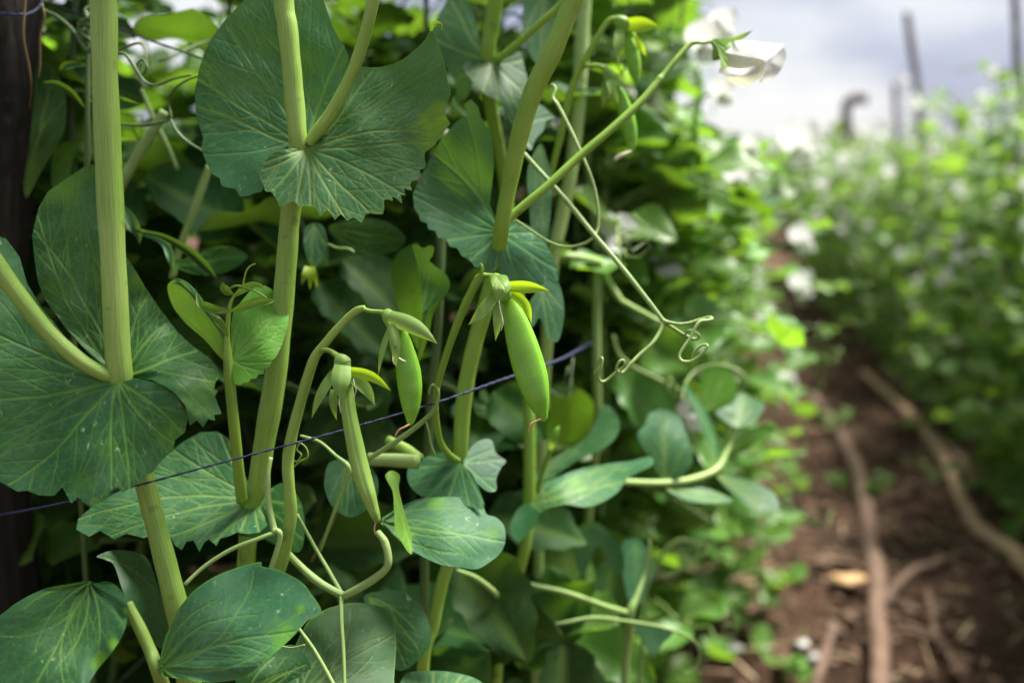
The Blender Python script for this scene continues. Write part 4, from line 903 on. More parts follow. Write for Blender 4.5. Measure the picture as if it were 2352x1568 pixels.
tube(B, 'pod_stalk', [(728, 812, .466, 9), (740, 804, .463, 11), (753, 804, .460, 11.5), (768, 812, .457, 13), (780, 822, .455, 16), (786, 830, .454, 22)], MS_B, n=5, ns=12)
tube(B, 'calyx', [(774, 817, .455, 14), (780, 823, .454, 28), (784, 829, .453, 38), (786, 834, .453, 39), (787, 840, .453, 37), (788, 852, .453, 40), (790, 868, .453, 43), (792, 882, .454, 42)], M_SEP, n=6, ns=18, ridge=.04)
p1 = pod(B, [(795, 880, .456, 15), (796, 905, .456, 16.5), (800, 940, .455, 17), (806, 975, .454, 18), (815, 1020, .453, 19.5), (824, 1060, .452, 20), (833, 1095, .451, 20), (844, 1130, .450, 18), (854, 1160, .450, 14), (862, 1182, .450, 11), (866, 1194, .450, 8), (866, 1200, .450, 3)], MP1, thick=1.12, peas=6, bulge=.015, seam=.03, line=True)
tube(p1, 'style', [(864, 1196, .450, 5), (861, 1206, .450, 4), (860, 1216, .450, 4), (861, 1227, .450, 2)], M_STYLE, n=5, ns=8)
sepal(p1, (787, 838), (781, 917), 45, .4475, .4435, sag=0.02, cup=-.3)
sepal(p1, (770, 852), (716, 960), 23, .452, .450, sag=.05, cup=.4)
sepal(p1, (801, 852), (897, 897), 24, .450, .446, M_SEPY, sag=-.10, cup=.5)
sepal(p1, (803, 862), (861, 931), 29, .453, .450, sag=-.10, cup=.3)
sepal(p1, (766, 894), (773, 964), 18, .457, .460, sag=.05)
tube(p1, 'stamen', [(812, 870, .446, 2.5), (814, 884, .445, 2.5), (818, 894, .445, 2.5), (815, 906, .445, 2), (813, 914, .445, 1.5)], M_STAM, n=5, ns=6)
tube(p1, 'stamen', [(780, 912, .445, 2), (779, 926, .445, 2), (781, 938, .445, 2), (783, 948, .446, 1.5)], M_STAM, n=5, ns=6)
# stalks and arching stems below the pods
tube(B, 'leaf_stalk', [(622, 1050, .478, 10), (615, 1090, .476, 12), (617, 1150, .474, 14), (627, 1205, .472, 15), (632, 1222, .471, 17)], MS_P, n=6, ns=10)
tube(B, 'leaf_stalk', [(632, 1222, .471, 11), (590, 1238, .468, 10), (530, 1262, .466, 10), (470, 1300, .464, 9), (424, 1342, .460, 9)], MS_P, n=6, ns=10)
tube(B, 'leaf_stalk', [(628, 1218, .472, 14), (640, 1220, .470, 13), (643, 1235, .470, 12), (632, 1275, .470, 12), (620, 1310, .470, 11)], MS_P, n=6, ns=10)
tube(B, 'leaf_stalk', [(640, 1245, .49, 12), (680, 1290, .492, 17), (730, 1335, .490, 19), (785, 1365, .486, 18), (800, 1363, .484, 18), (850, 1335, .482, 19), (886, 1306, .480, 18), (892, 1280, .480, 18), (884, 1245, .482, 18), (868, 1222, .486, 16)], MS_P, n=6, ns=12)
tube(B, 'leaf_stalk', [(682, 1180, .50, 7), (720, 1250, .50, 8), (755, 1310, .495, 9), (785, 1362, .488, 10)], MS_P, n=6, ns=10)
tube(B, 'leaf_stalk', [(784, 1362, .486, 12), (784, 1420, .478, 10), (789, 1500, .470, 9), (792, 1600, .462, 9)], MS_P, n=6, ns=10)
tube(B, 'leaf_stalk', [(684, 1440, .462, 8), (720, 1490, .458, 9), (760, 1560, .454, 9), (790, 1620, .45, 9)], MS_P, n=6, ns=10)
tube(B, 'tendril', [(640, 1482, .46, 4), (670, 1487, .458, 4.5), (700, 1480, .457, 4)], MS_P, n=6, ns=8)
tube(B, 'leaf_stalk', [(690, 1000, .51, 6), (735, 1015, .508, 7), (770, 1045, .505, 8), (802, 1075, .502, 12), (790, 1115, .505, 9), (768, 1175, .51, 9), (735, 1265, .52, 8)], MS_P, n=6, ns=10)
tube(B, 'tendril', [(715, 1290, .53, 8), (755, 1215, .53, 9), (790, 1140, .535, 8), (802, 1080, .54, 7)], MS_DEAD, n=6, ns=8)
tube(B, 'tendril', [(672, 1075, .49, 5), (688, 1060, .488, 5), (706, 1050, .486, 5), (704, 1030, .486, 4), (690, 1018, .486, 4), (682, 1032, .486, 4), (692, 1044, .485, 4), (680, 1060, .485, 4), (668, 1050, .486, 4)], MS_B, n=7, ns=8)
leaf(B, 'leaf', [(745, 1100), (757, 1062), (795, 1055), (840, 1062), (868, 1100), (862, 1150), (830, 1178), (800, 1187), (765, 1165), (748, 1130)], (800, 1062), [(745, 1100, .535), (860, 1100, .53), (800, 1185, .52), (800, 1062, .54)], ML_C, tip=(800, 1180), n=6, h=3.4)
leaf(B, 'leaf', [(640, 1570), (670, 1500), (705, 1430), (745, 1400), (800, 1385), (850, 1386), (892, 1400), (906, 1430), (910, 1480), (905, 1560), (900, 1640), (700, 1660), (640, 1640)], (690, 1600), [(650, 1560, .47), (700, 1430, .492), (850, 1386, .51), (905, 1480, .498), (780, 1600, .464), (800, 1480, .485)], ML_VAR, tip=(890, 1405), n=9, h=3.0, edge=.4)
leaf(B, 'leaf', [(835, 1375), (870, 1357), (915, 1355), (960, 1380), (985, 1430), (988, 1480), (955, 1520), (930, 1537), (905, 1530), (880, 1450)], (850, 1370), [(840, 1372, .53), (960, 1380, .55), (985, 1480, .54), (910, 1530, .53)], ML_A, tip=(960, 1515), n=7, h=3.4)
leaf(B, 'leaf', [(540, 1568), (600, 1520), (660, 1480), (700, 1500), (720, 1560), (715, 1640), (560, 1650)], (560, 1600), [(540, 1570, .455), (660, 1480, .475), (715, 1570, .472), (600, 1640, .46)], ML_A, tip=(700, 1510), n=8, h=3.2)
crown(B, (652, -20, .474), .2, 41, 0, .05, size=.045, node=.1)

# ---- plant C: the slanting stem with the large pod, the tendril and the white flower
C = thing('pea_plant', 'pea plant with the largest pod, a curling tendril and a white flower', 'pea plant', foot(1050, 1560, .57, 0, .03), FR)
tube(C, 'stem', [(1330, -40, .500, 44), (1300, 40, .502, 44), (1268, 120, .505, 46), (1225, 210, .510, 46), (1194, 310, .515, 42), (1172, 410, .520, 39), (1152, 520, .526, 35), (1142, 600, .538, 36), (1118, 690, .545, 37), (1095, 770, .548, 37), (1074, 860, .550, 37), (1062, 950, .552, 36), (1057, 1050, .555, 34), (1050, 1120, .562, 32), (1040, 1250, .568, 30), (1015, 1340, .57, 28), (995, 1440, .57, 27), (970, 1560, .57, 27)], MS_B, n=8, ns=18, ridge=.025, nr=7,
     extra=down((960, 1620, .57), .0035), pre=top((1330, -40, .500), .2, .0045, .05, .02))
tube(C, 'flower_stalk', [(1165, 505, .527, 18), (1200, 475, .528, 20), (1260, 425, .530, 20), (1330, 360, .535, 19), (1400, 300, .540, 19), (1470, 236, .546, 18), (1508, 192, .550, 17), (1515, 182, .551, 18), (1524, 172, .552, 14), (1555, 134, .555, 13), (1580, 106, .558, 12), (1594, 98, .559, 12), (1606, 98, .560, 8)], MS_B, n=7, ns=14)
tube(C, 'pod_stalk', [(1604, 98, .560, 8), (1615, 99, .561, 7), (1628, 97, .562, 8), (1640, 96, .562, 10)], MS_B, n=4, ns=8)
# white flower
FL = tube(C, 'flower', [(1634, 96, .562, 9), (1642, 99, .562, 22), (1650, 105, .562, 36), (1658, 118, .562, 48), (1662, 130, .562, 50)], M_SEP, n=6, ns=14, ridge=.05)
f8 = lambda pts: K(5.454, 1489.6, 39.2, pts)
leaf(FL, 'sepal', f8([(800, 290), (930, 268), (1100, 288), (1010, 330), (960, 400), (980, 480), (995, 600), (950, 650), (905, 640), (895, 500), (850, 370)]), (1640, 95), [(1640, 95, .558), (1690, 92, .555), (1665, 150, .548)], M_SEP, tip=(1665, 150), n=4, h=2.6)
sepal(FL, (1680, 92), (1729, 70), 11, .563, .556, sag=.05)
leaf(FL, 'petal', f8([(960, 400), (985, 330), (1050, 300), (1200, 296), (1400, 318), (1560, 335), (1690, 345), (1672, 385), (1640, 425), (1560, 490), (1490, 542), (1400, 525), (1200, 490), (1060, 465), (975, 448)]), (1668, 112), [(1668, 112, .556), (1700, 97, .559), (1750, 100, .558), (1795, 104, .557), (1763, 138, .549), (1710, 127, .551), (1740, 115, .5515)], M_PETAL, h=2.6, veins=False)
leaf(FL, 'petal', f8([(1490, 540), (1560, 488), (1640, 425), (1690, 388), (1718, 440), (1722, 500), (1690, 605), (1640, 690), (1590, 745), (1500, 800), (1445, 830), (1390, 812), (1440, 730), (1465, 640), (1468, 570)]), (1763, 138), [(1763, 138, .549), (1800, 112, .556), (1803, 140, .559), (1754, 190, .557), (1757, 160, .550), (1780, 150, .5505)], M_PETAL, h=2.6, veins=False)
leaf(FL, 'petal', f8([(985, 455), (1200, 492), (1440, 542), (1458, 640), (1425, 745), (1350, 800), (1250, 852), (1180, 880), (1110, 860), (1050, 830), (985, 775), (960, 720), (960, 600)]), (1673, 124), [(1673, 124, .556), (1754, 139, .554), (1752, 170, .556), (1708, 199, .560), (1670, 170, .558), (1715, 160, .552)], M_PETALC, h=2.6, veins=False)
leaf(FL, 'petal', f8([(878, 692), (925, 605), (1000, 630), (1150, 650), (1330, 615), (1390, 640), (1380, 690), (1260, 730), (1120, 745), (990, 740), (920, 715)]), (1655, 164), [(1652, 166, .552), (1665, 150, .551), (1740, 153, .5485), (1742, 166, .550), (1690, 175, .552), (1700, 162, .5465)], M_PETAL, h=2.6, veins=False)
# clasping leaves of C
leaf(C, 'leaf', [(1150, 532), (1125, 470), (1135, 380), (1128, 310), (1105, 270), (1098, 245), (1082, 228), (1066, 240), (1075, 262), (1048, 280), (1015, 318), (985, 370), (960, 420), (948, 445), (952, 480), (962, 492), (966, 508), (980, 512), (984, 527), (1000, 530), (1006, 546), (1024, 548), (1032, 566), (1050, 570), (1060, 588), (1078, 596), (1090, 612), (1112, 616), (1130, 626), (1148, 612), (1152, 570)],
     (1152, 533), [(1152, 533, .532), (1130, 400, .545), (1085, 235, .552), (1000, 350, .553), (950, 450, .546), (1050, 570, .532), (1130, 620, .528), (1060, 460, .55)], ML_C, n=15, h=3.0, smooth=False, gap=32)
leaf(C, 'leaf', [(1152, 535), (1165, 515), (1190, 508), (1225, 525), (1250, 555), (1270, 590), (1282, 630), (1278, 652), (1255, 645), (1235, 660), (1200, 668), (1160, 655), (1150, 640), (1148, 580)], (1153, 536), [(1153, 536, .534), (1225, 525, .548), (1280, 640, .55), (1190, 660, .538), (1200, 590, .537)], ML_C, n=11, h=3.0, gap=28)
leaf(C, 'leaf', [(1225, 680), (1260, 640), (1285, 655), (1296, 710), (1290, 760), (1278, 785), (1255, 770), (1240, 730), (1222, 750), (1210, 710)], (1240, 650), [(1225, 680, .565), (1290, 700, .575), (1278, 780, .565)], ML_C, tip=(1270, 780), n=6, h=3.4)
leaf(C, 'leaf', [(1058, 1062), (1040, 1045), (1005, 1040), (975, 1050), (945, 1062), (935, 1090), (945, 1120), (975, 1142), (1010, 1148), (1060, 1158), (1110, 1168), (1104, 1130), (1085, 1090)], (1060, 1062), [(1060, 1062, .548), (970, 1050, .56), (940, 1100, .552), (1105, 1165, .528), (1020, 1110, .542)], ML_C, n=13, h=3.2, gap=24)
leaf(C, 'leaf', [(1064, 1062), (1076, 1035), (1100, 1012), (1128, 1010), (1140, 1040), (1162, 1058), (1150, 1075), (1140, 1100), (1140, 1125), (1120, 1128), (1095, 1108), (1075, 1085)], (1066, 1062), [(1066, 1062, .55), (1120, 1015, .57), (1160, 1060, .562), (1125, 1125, .545)], ML_C, n=9, h=3.2, gap=24, flip=False)
leaf(C, 'leaf', [(945, 1150), (1000, 1150), (1060, 1160), (1110, 1175), (1112, 1215), (1095, 1250), (1040, 1240), (980, 1220), (950, 1190)], (1020, 1155), [(945, 1150, .575), (1110, 1180, .565), (1040, 1240, .56)], ML_A, n=7, h=3.8)
# round leaf in front of C's foot
leaf(C, 'leaf', [(872, 1196), (895, 1178), (925, 1160), (965, 1146), (1010, 1141), (1060, 1142), (1105, 1158), (1118, 1180), (1140, 1188), (1158, 1208), (1161, 1240), (1150, 1268), (1125, 1290), (1096, 1306), (1060, 1303), (1010, 1295), (960, 1272), (925, 1248), (895, 1220)], (876, 1198), [(876, 1198, .512), (980, 1145, .528), (1110, 1160, .535), (1160, 1230, .522), (1090, 1304, .505), (950, 1262, .507), (1020, 1215, .512)], ML_B, tip=(1155, 1240), n=9, h=3.0, wav=.001, yel=[(1005, 1152, 22, .5), (930, 1225, 26, .3), (1130, 1225, 20, .3)])
leaf(C, 'leaf', [(885, 1090), (900, 1080), (918, 1092), (916, 1120), (922, 1150), (932, 1185), (944, 1225), (947, 1268), (938, 1268), (925, 1248), (908, 1215), (905, 1175), (902, 1130), (890, 1105)], (895, 1085), [(890, 1088, .50), (915, 1095, .508), (905, 1180, .488), (945, 1268, .482), (935, 1210, .50)], ML_Y, tip=(942, 1262), n=4, h=3.0)
tube(C, 'stem_stub', [(845, 1054, .535, 30), (900, 1056, .535, 32), (962, 1060, .533, 34)], MS_P, n=6, ns=14)
tube(C, 'stem_stub', [(890, 1010, .55, 22), (930, 1030, .545, 26), (962, 1054, .538, 28)], MS, n=6, ns=14)
# pod of C
tube(C, 'flower_stalk', [(1052, 1058, .545, 15), (1030, 1042, .535, 15), (1012, 1015, .525, 15), (1003, 975, .515, 15), (1000, 930, .507, 14), (1004, 890, .502, 14), (1020, 830, .496, 16), (1042, 765, .490, 18), (1066, 705, .485, 19), (1088, 660, .481, 20), (1098, 642, .480, 20), (1104, 633, .479, 14)], MS_B, n=7, ns=14)
tube(C, 'bract', [(1102, 636, .479, 11), (1106, 625, .477, 9), (1107, 612, .476, 6), (1104, 603, .476, 1.5)], MS_B, n=5, ns=8)
tube(C, 'pod_stalk', [(1100, 634, .479, 14), (1112, 632, .478, 12), (1122, 633, .478, 12), (1134, 637, .477, 18)], MS_B, n=5, ns=10)
CX = tube(C, 'calyx', [(1126, 638, .476, 12), (1134, 642, .475, 34), (1143, 650, .474, 42), (1150, 660, .473, 46), (1155, 672, .473, 44), (1158, 684, .474, 42)], M_SEP, n=6, ns=18, ridge=.04)
p3 = pod(C, [(1162, 680, .478, 15), (1171, 705, .477, 20), (1183, 740, .476, 27), (1196, 785, .475, 33), (1209, 830, .474, 35.5), (1221, 870, .473, 34.5), (1231, 905, .472, 28.5), (1239, 932, .472, 21), (1244, 948, .472, 14.5), (1247, 960, .472, 9.5), (1246, 968, .472, 4)], MP, thick=.46, peas=6, bulge=.02, seam=.10)
tube(p3, 'style', [(1242, 962, .471, 6), (1232, 966, .470, 5), (1221, 972, .469, 5), (1216, 981, .469, 5.5), (1215, 992, .469, 2.5)], M_STYLE, n=5, ns=8)
leaf(p3, 'sepal', [(1128, 642), (1138, 632), (1162, 632), (1169, 645), (1174, 658), (1167, 670), (1160, 680), (1152, 686), (1146, 692), (1138, 686), (1133, 672), (1130, 656)], (1142, 638), [(1142, 638, .470), (1172, 660, .467), (1145, 690, .4665), (1150, 664, .4645)], M_SEP, tip=(1148, 688), n=6, h=2.4)
sepal(p3, (1168, 658), (1261, 667), 28, .470, .463, M_SEPY, sag=-.03, cup=.4)
sepal(p3, (1172, 672), (1220, 741), 24, .473, .470, M_SEPY, sag=-.14, cup=.3)
sepal(p3, (1137, 676), (1076, 746), 28, .470, .466, sag=-.03, cup=.35)
sepal(p3, (1143, 690), (1138, 782), 23, .473, .471, sag=-.03, cup=.35)
tube(p3, 'stamen', [(1146, 692, .466, 3), (1150, 715, .466, 3), (1155, 740, .467, 2.5), (1151, 760, .467, 1.5)], M_STAM, n=5, ns=6)
tube(p3, 'stamen', [(1153, 730, .466, 2), (1156, 745, .466, 2), (1151, 748, .466, 1.5)], M_STAM, n=5, ns=6)
# tendrils of C
tube(C, 'tendril', [(1196, 345, .545, 10), (1240, 393, .542, 11), (1300, 460, .538, 12), (1365, 540, .532, 12), (1425, 610, .526, 12), (1480, 680, .520, 12), (1520, 732, .516, 11), (1530, 743, .515, 11)], MS_P, n=7, ns=12)
t3 = lambda pts: K(3.333, 1176, 705.6, pts)
tube(C, 'tendril', t3([(1160, 105, .515, 11), (1220, 120, .513, 8), (1290, 130, .512, 8), (1360, 120, .511, 8), (1440, 95, .510, 8), (1510, 78, .508, 8), (1530, 88, .506, 8), (1500, 100, .504, 8), (1440, 110, .503, 9), (1400, 160, .502, 8), (1360, 240, .501, 7), (1310, 310, .500, 7), (1280, 370, .499, 7), (1300, 410, .498, 8), (1350, 418, .497, 8), (1400, 400, .496, 8), (1460, 350, .495, 7), (1495, 300, .495, 7), (1480, 285, .496, 6), (1440, 300, .497, 6), (1390, 350, .498, 6), (1375, 395, .499, 4)]), MS_P, n=6, ns=10)
tube(C, 'tendril', t3([(1165, 115, .515, 10), (1220, 150, .516, 8), (1290, 195, .517, 8), (1340, 220, .517, 7), (1400, 245, .516, 7), (1435, 225, .515, 6), (1400, 190, .514, 6), (1350, 180, .515, 6), (1320, 230, .517, 5), (1380, 215, .518, 4)]), MS_P, n=6, ns=9)
tube(C, 'tendril', t3([(1160, 120, .515, 10), (1130, 190, .513, 10), (1070, 280, .510, 9), (980, 360, .508, 9), (920, 420, .506, 9), (860, 490, .505, 9), (825, 500, .504, 8), (800, 470, .503, 7), (820, 420, .502, 7), (850, 405, .502, 6), (860, 440, .503, 6), (820, 480, .505, 6), (770, 520, .506, 7), (720, 560, .506, 7), (680, 568, .505, 7), (662, 530, .504, 6.5), (680, 470, .503, 6.5), (692, 400, .503, 6.5), (680, 390, .504, 6), (655, 450, .506, 5), (625, 510, .508, 4)]), MS_P, n=6, ns=9)
tube(C, 'tendril', [(1258, 205, .56, 5), (1268, 195, .558, 6), (1276, 205, .556, 7), (1270, 225, .554, 8), (1280, 240, .552, 9), (1297, 272, .549, 9), (1318, 315, .546, 9), (1340, 365, .543, 8.5), (1362, 420, .540, 8), (1373, 475, .537, 8), (1374, 520, .535, 7), (1366, 541, .533, 8)], MS_P, n=6, ns=9)
tube(C, 'tendril', [(1366, 543, .533, 8), (1340, 560, .534, 7), (1300, 567, .536, 6.5), (1260, 555, .538, 6), (1220, 530, .537, 6), (1185, 506, .53, 5)], MS_P, n=6, ns=9)
tube(C, 'tendril', [(985, 905, .505, 5), (988, 890, .503, 6), (998, 884, .501, 7), (1006, 895, .500, 7), (1006, 915, .501, 8), (998, 938, .503, 10), (985, 955, .506, 11), (950, 985, .512, 12), (900, 1020, .518, 12), (845, 1054, .525, 12)], MS_P, n=6, ns=10)
tube(C, 'tendril', [(975, 960, .508, 5), (985, 990, .51, 5), (990, 1020, .515, 5), (1000, 1045, .52, 4)], MS_P, n=6, ns=8)
crown(C, (1330, -40, .500), .18, 51, .03, .05, size=.045, node=.1)

# ---- plant D: soft stems and hanging pods behind the slanting stem
D = thing('pea_plant', 'soft pea plant behind the slanting stem with two small pods', 'pea plant', foot(1260, 1560, .66, 0, .04), FR)
tube(D, 'stem', [(1148, -40, .60, 36), (1140, 0, .60, 36), (1130, 60, .605, 36), (1120, 138, .61, 33), (1130, 260, .63, 32), (1160, 420, .65, 30), (1190, 700, .66, 30), (1212, 880, .66, 28), (1216, 1000, .66, 28), (1216, 1130, .66, 29), (1210, 1230, .66, 28), (1195, 1300, .66, 27), (1165, 1400, .66, 26), (1140, 1560, .66, 26)], MS_B, n=6, ns=14, extra=down((1130, 1620, .66), .0035), pre=top((1148, -40, .60), .16, .004))
tube(D, 'leaf_stalk', [(1320, -40, .58, 16), (1284, 14, .585, 16), (1240, 55, .59, 16), (1190, 100, .60, 17), (1140, 140, .608, 17)], MS_B, n=5, ns=10)
leaf(D, 'leaf', [(1134, 146), (1110, 138), (1080, 142), (1064, 152), (1072, 172), (1088, 190), (1105, 208), (1122, 222), (1140, 228), (1150, 240), (1160, 262), (1172, 280), (1180, 290), (1195, 270), (1215, 240), (1216, 200), (1206, 160), (1195, 120), (1175, 128)], (1134, 150), [(1134, 148, .606), (1066, 152, .598), (1150, 235, .592), (1180, 285, .598), (1210, 160, .61)], ML_B, n=9, h=3.6, gap=26)
leaf(D, 'leaf', [(1128, 140), (1112, 120), (1095, 60), (1080, 10), (1040, -10), (1010, 30), (985, 90), (990, 130), (1020, 150), (1045, 190), (1050, 230), (1072, 225), (1090, 180), (1110, 150)], (1122, 142), [(1122, 142, .612), (1040, 0, .65), (990, 110, .635), (1060, 220, .62)], ML_B, n=9, h=3.8)
leaf(D, 'leaf', [(1180, 285), (1200, 270), (1235, 240), (1268, 262), (1274, 270), (1255, 278), (1248, 300), (1230, 320), (1220, 345), (1205, 330), (1190, 308)], (1190, 285), [(1185, 285, .60), (1270, 268, .61), (1220, 340, .595)], ML_C, n=6, h=3.8)
leaf(D, 'leaf', [(1215, -20), (1290, -20), (1300, 60), (1280, 120), (1240, 150), (1210, 110), (1200, 40)], (1250, -10), [(1215, -20, .66), (1300, 50, .67), (1240, 150, .65)], ML_B, tip=(1245, 140), n=6, h=4)
leaf(D, 'leaf', [(1240, 330), (1255, 360), (1268, 420), (1262, 520), (1250, 600), (1225, 560), (1215, 470), (1212, 390)], (1240, 335), [(1240, 335, .60), (1265, 450, .61), (1235, 590, .60)], ML_C, tip=(1245, 590), n=6, h=4)
tube(D, 'stem', [(1342, -40, .70, 36), (1338, 60, .70, 35), (1334, 150, .70, 34), (1325, 280, .70, 32), (1310, 400, .70, 31), (1290, 500, .70, 31), (1270, 600, .70, 30), (1255, 800, .71, 28), (1240, 1100, .73, 26)], MS_P, n=6, ns=12, extra=down((1230, 1300, .73), .004), pre=top((1342, -40, .70), .2, .005))
tube(D, 'flower_stalk', [(1258, 440, .63, 13), (1268, 390, .625, 14), (1285, 320, .62, 16), (1300, 250, .615, 17), (1318, 190, .61, 17), (1340, 145, .605, 15), (1370, 90, .60, 14), (1395, 52, .598, 13), (1412, 42, .597, 12)], MS_B, n=6, ns=12)
pD = pod(D, [(1440, 62, .602, 11), (1445, 85, .602, 15), (1450, 120, .602, 17), (1456, 155, .602, 15), (1460, 180, .602, 9), (1462, 194, .602, 3)], MP, thick=.6)
tube(pD, 'calyx', [(1404, 44, .598, 10), (1418, 48, .598, 26), (1432, 56, .599, 34), (1442, 68, .601, 30)], M_SEP, n=5, ns=12)
sepal(pD, (1440, 58), (1513, 62), 36, .597, .592, M_SEPY, sag=-.04)
sepal(pD, (1424, 66), (1418, 146), 24, .596, .594); sepal(pD, (1456, 84), (1484, 130), 18, .60, .60, M_SEPY)
tube(D, 'pod_stalk', [(1330, 160, .608, 8), (1350, 152, .604, 9), (1376, 152, .60, 11), (1392, 160, .598, 14)], MS_B, n=5, ns=8)
pE = pod(D, [(1412, 200, .604, 10), (1425, 225, .604, 14), (1438, 265, .604, 17), (1446, 305, .604, 16), (1450, 335, .604, 10), (1448, 352, .604, 4)], MP, thick=.6)
tube(pE, 'calyx', [(1388, 158, .598, 12), (1396, 168, .598, 26), (1405, 184, .60, 32), (1412, 204, .603, 28)], M_SEP, n=5, ns=12)
tube(pE, 'style', [(1448, 348, .602, 6), (1432, 355, .60, 9), (1418, 362, .60, 10), (1411, 368, .60, 6)], M_STAM, n=5, ns=8)
sepal(pE, (1398, 180), (1420, 240), 20, .596, .595); sepal(pE, (1408, 176), (1440, 196), 24, .598, .596); sepal(pE, (1392, 186), (1384, 250), 18, .60, .60)
crown(D, (1342, -40, .70), .2, 61, 0, 0, size=.06)

# ---- plant E: the softer plant low at the right with broad blue-green leaves and a leafy spray over the path
E = thing('pea_plant', 'soft pea plant with broad blue-green leaves reaching out over the path', 'pea plant', foot(1300, 1560, .70, 0, .06), FR)
tube(E, 'stem', [(1425, 690, .74, 16), (1400, 650, .745, 18), (1378, 605, .75, 20), (1372, 640, .752, 21), (1370, 750, .754, 21), (1371, 880, .755, 21), (1372, 1000, .76, 20), (1350, 1200, .78, 20), (1330, 1500, .79, 20)], MS_BG, n=6, ns=10, extra=down((1320, 1600, .79), .003))
tube(E, 'leaf_stalk', [(1282, 586, .72, 20), (1330, 592, .73, 21), (1376, 602, .748, 20)], MS_P, n=5, ns=10)
tube(E, 'leaf_stalk', [(1425, 690, .74, 14), (1470, 715, .72, 14), (1515, 740, .70, 13)], MS_P, n=5, ns=10)
leaf(E, 'leaf', [(1222, 1152), (1250, 1112), (1295, 1090), (1340, 1075), (1400, 1064), (1450, 1058), (1492, 1048), (1500, 1066), (1465, 1085), (1442, 1098), (1420, 1128), (1385, 1152), (1345, 1164), (1300, 1158), (1262, 1166), (1240, 1180), (1226, 1210), (1190, 1242), (1172, 1215), (1182, 1180), (1200, 1160)], (1222, 1156), [(1222, 1156, .645), (1340, 1075, .665), (1495, 1055, .66), (1350, 1160, .63), (1190, 1235, .63), (1280, 1125, .642)], ML_B, tip=(1490, 1060), n=9, h=3.6, yel=[(1325, 1115, 22, .35)])
leaf(E, 'leaf', [(1230, 1098), (1255, 1060), (1300, 1035), (1345, 1005), (1372, 960), (1385, 930), (1408, 940), (1424, 975), (1410, 1010), (1375, 1035), (1330, 1055), (1285, 1085), (1250, 1110)], (1240, 1095), [(1235, 1098, .68), (1345, 1005, .70), (1410, 950, .71), (1330, 1055, .675)], ML_C, tip=(1400, 945), n=7, h=3.8)
tube(E, 'leaf_stalk', [(1420, 1105, .70, 14), (1470, 1108, .71, 15), (1530, 1108, .72, 15), (1590, 1100, .735, 16), (1645, 1078, .75, 16), (1668, 1040, .76, 15), (1692, 985, .77, 14)], MS_P, n=6, ns=10)
leaf(E, 'leaf', [(1528, 1106), (1508, 1080), (1490, 1045), (1468, 1015), (1466, 992), (1482, 975), (1490, 952), (1515, 940), (1540, 945), (1562, 960), (1572, 985), (1585, 1020), (1590, 1060), (1570, 1090), (1548, 1104)], (1528, 1104), [(1528, 1104, .72), (1468, 1000, .725), (1530, 942, .745), (1588, 1040, .725), (1530, 1020, .728)], ML_B, tip=(1528, 950), n=7, h=3.6)
leaf(E, 'leaf', [(1692, 982), (1660, 962), (1645, 946), (1672, 930), (1690, 912), (1706, 902), (1730, 915), (1755, 928), (1745, 955), (1722, 972)], (1692, 980), [(1692, 980, .762), (1645, 946, .775), (1706, 902, .805), (1755, 930, .785)], ML_B, tip=(1710, 905), n=6, h=3.8)
leaf(E, 'leaf', [(1528, 1116), (1560, 1113), (1610, 1118), (1650, 1130), (1682, 1150), (1640, 1155), (1590, 1152), (1550, 1136)], (1528, 1116), [(1528, 1116, .72), (1610, 1118, .735), (1682, 1150, .72), (1590, 1152, .715)], ML_B, tip=(1680, 1150), n=6, h=3.6)
leaf(E, 'leaf', [(1642, 1086), (1680, 1090), (1730, 1105), (1775, 1130), (1790, 1158), (1780, 1175), (1745, 1172), (1710, 1158), (1680, 1130), (1655, 1105)], (1642, 1086), [(1642, 1086, .75), (1730, 1105, .765), (1790, 1160, .755), (1710, 1158, .745)], ML_B, tip=(1785, 1168), n=6, h=3.6)
leaf(E, 'leaf', [(1645, 1080), (1630, 1040), (1605, 970), (1580, 910), (1570, 880), (1590, 900), (1625, 950), (1645, 1000), (1650, 1050)], (1645, 1078), [(1645, 1080, .75), (1580, 890, .76), (1640, 980, .77)], ML_B, tip=(1575, 885), n=5, h=3.6)
leaf(E, 'leaf', [(1620, 942), (1608, 900), (1612, 862), (1640, 845), (1675, 852), (1690, 880), (1690, 915), (1665, 935)], (1625, 940), [(1620, 940, .79), (1612, 860, .80), (1690, 900, .79)], ML_Y, tip=(1660, 850), n=5, h=4)
tube(E, 'tendril', [(1690, 905, .78, 6), (1715, 880, .78, 7), (1700, 855, .78, 8), (1670, 842, .785, 8), (1640, 838, .79, 7), (1600, 850, .79, 6), (1575, 880, .78, 6), (1565, 920, .77, 5)], MS_BG, n=6, ns=8)
tube(E, 'tendril', [(1545, 912, .74, 7), (1552, 895, .735, 7), (1540, 870, .73, 7), (1530, 880, .735, 7), (1538, 900, .74, 6)], MS_BG, n=6, ns=8)
tube(E, 'tendril', [(1408, 770, .80, 9), (1420, 810, .80, 9), (1450, 840, .80, 9), (1500, 865, .81, 9), (1560, 895, .82, 8)], MS_BG, n=6, ns=8)
tube(E, 'bud_stalk', [(1236, 1130, .63, 10), (1244, 1090, .625, 11), (1262, 1040, .62, 12), (1274, 1010, .618, 10)], MS_B, n=5, ns=8)
strip(E, 'bud', [(1262, 1040, .618, 4), (1270, 1015, .612, 16), (1278, 990, .612, 14), (1285, 978, .614, 3)], ML_Y, -.8)
tube(E, 'side_shoot', [(1440, 1640, .70, 18), (1436, 1560, .70, 20), (1440, 1480, .70, 21), (1446, 1410, .695, 22), (1462, 1370, .70, 16), (1480, 1320, .71, 10), (1492, 1280, .715, 5)], MS_BG, n=6, ns=10, extra=down((1440, 1700, .70), .0025))
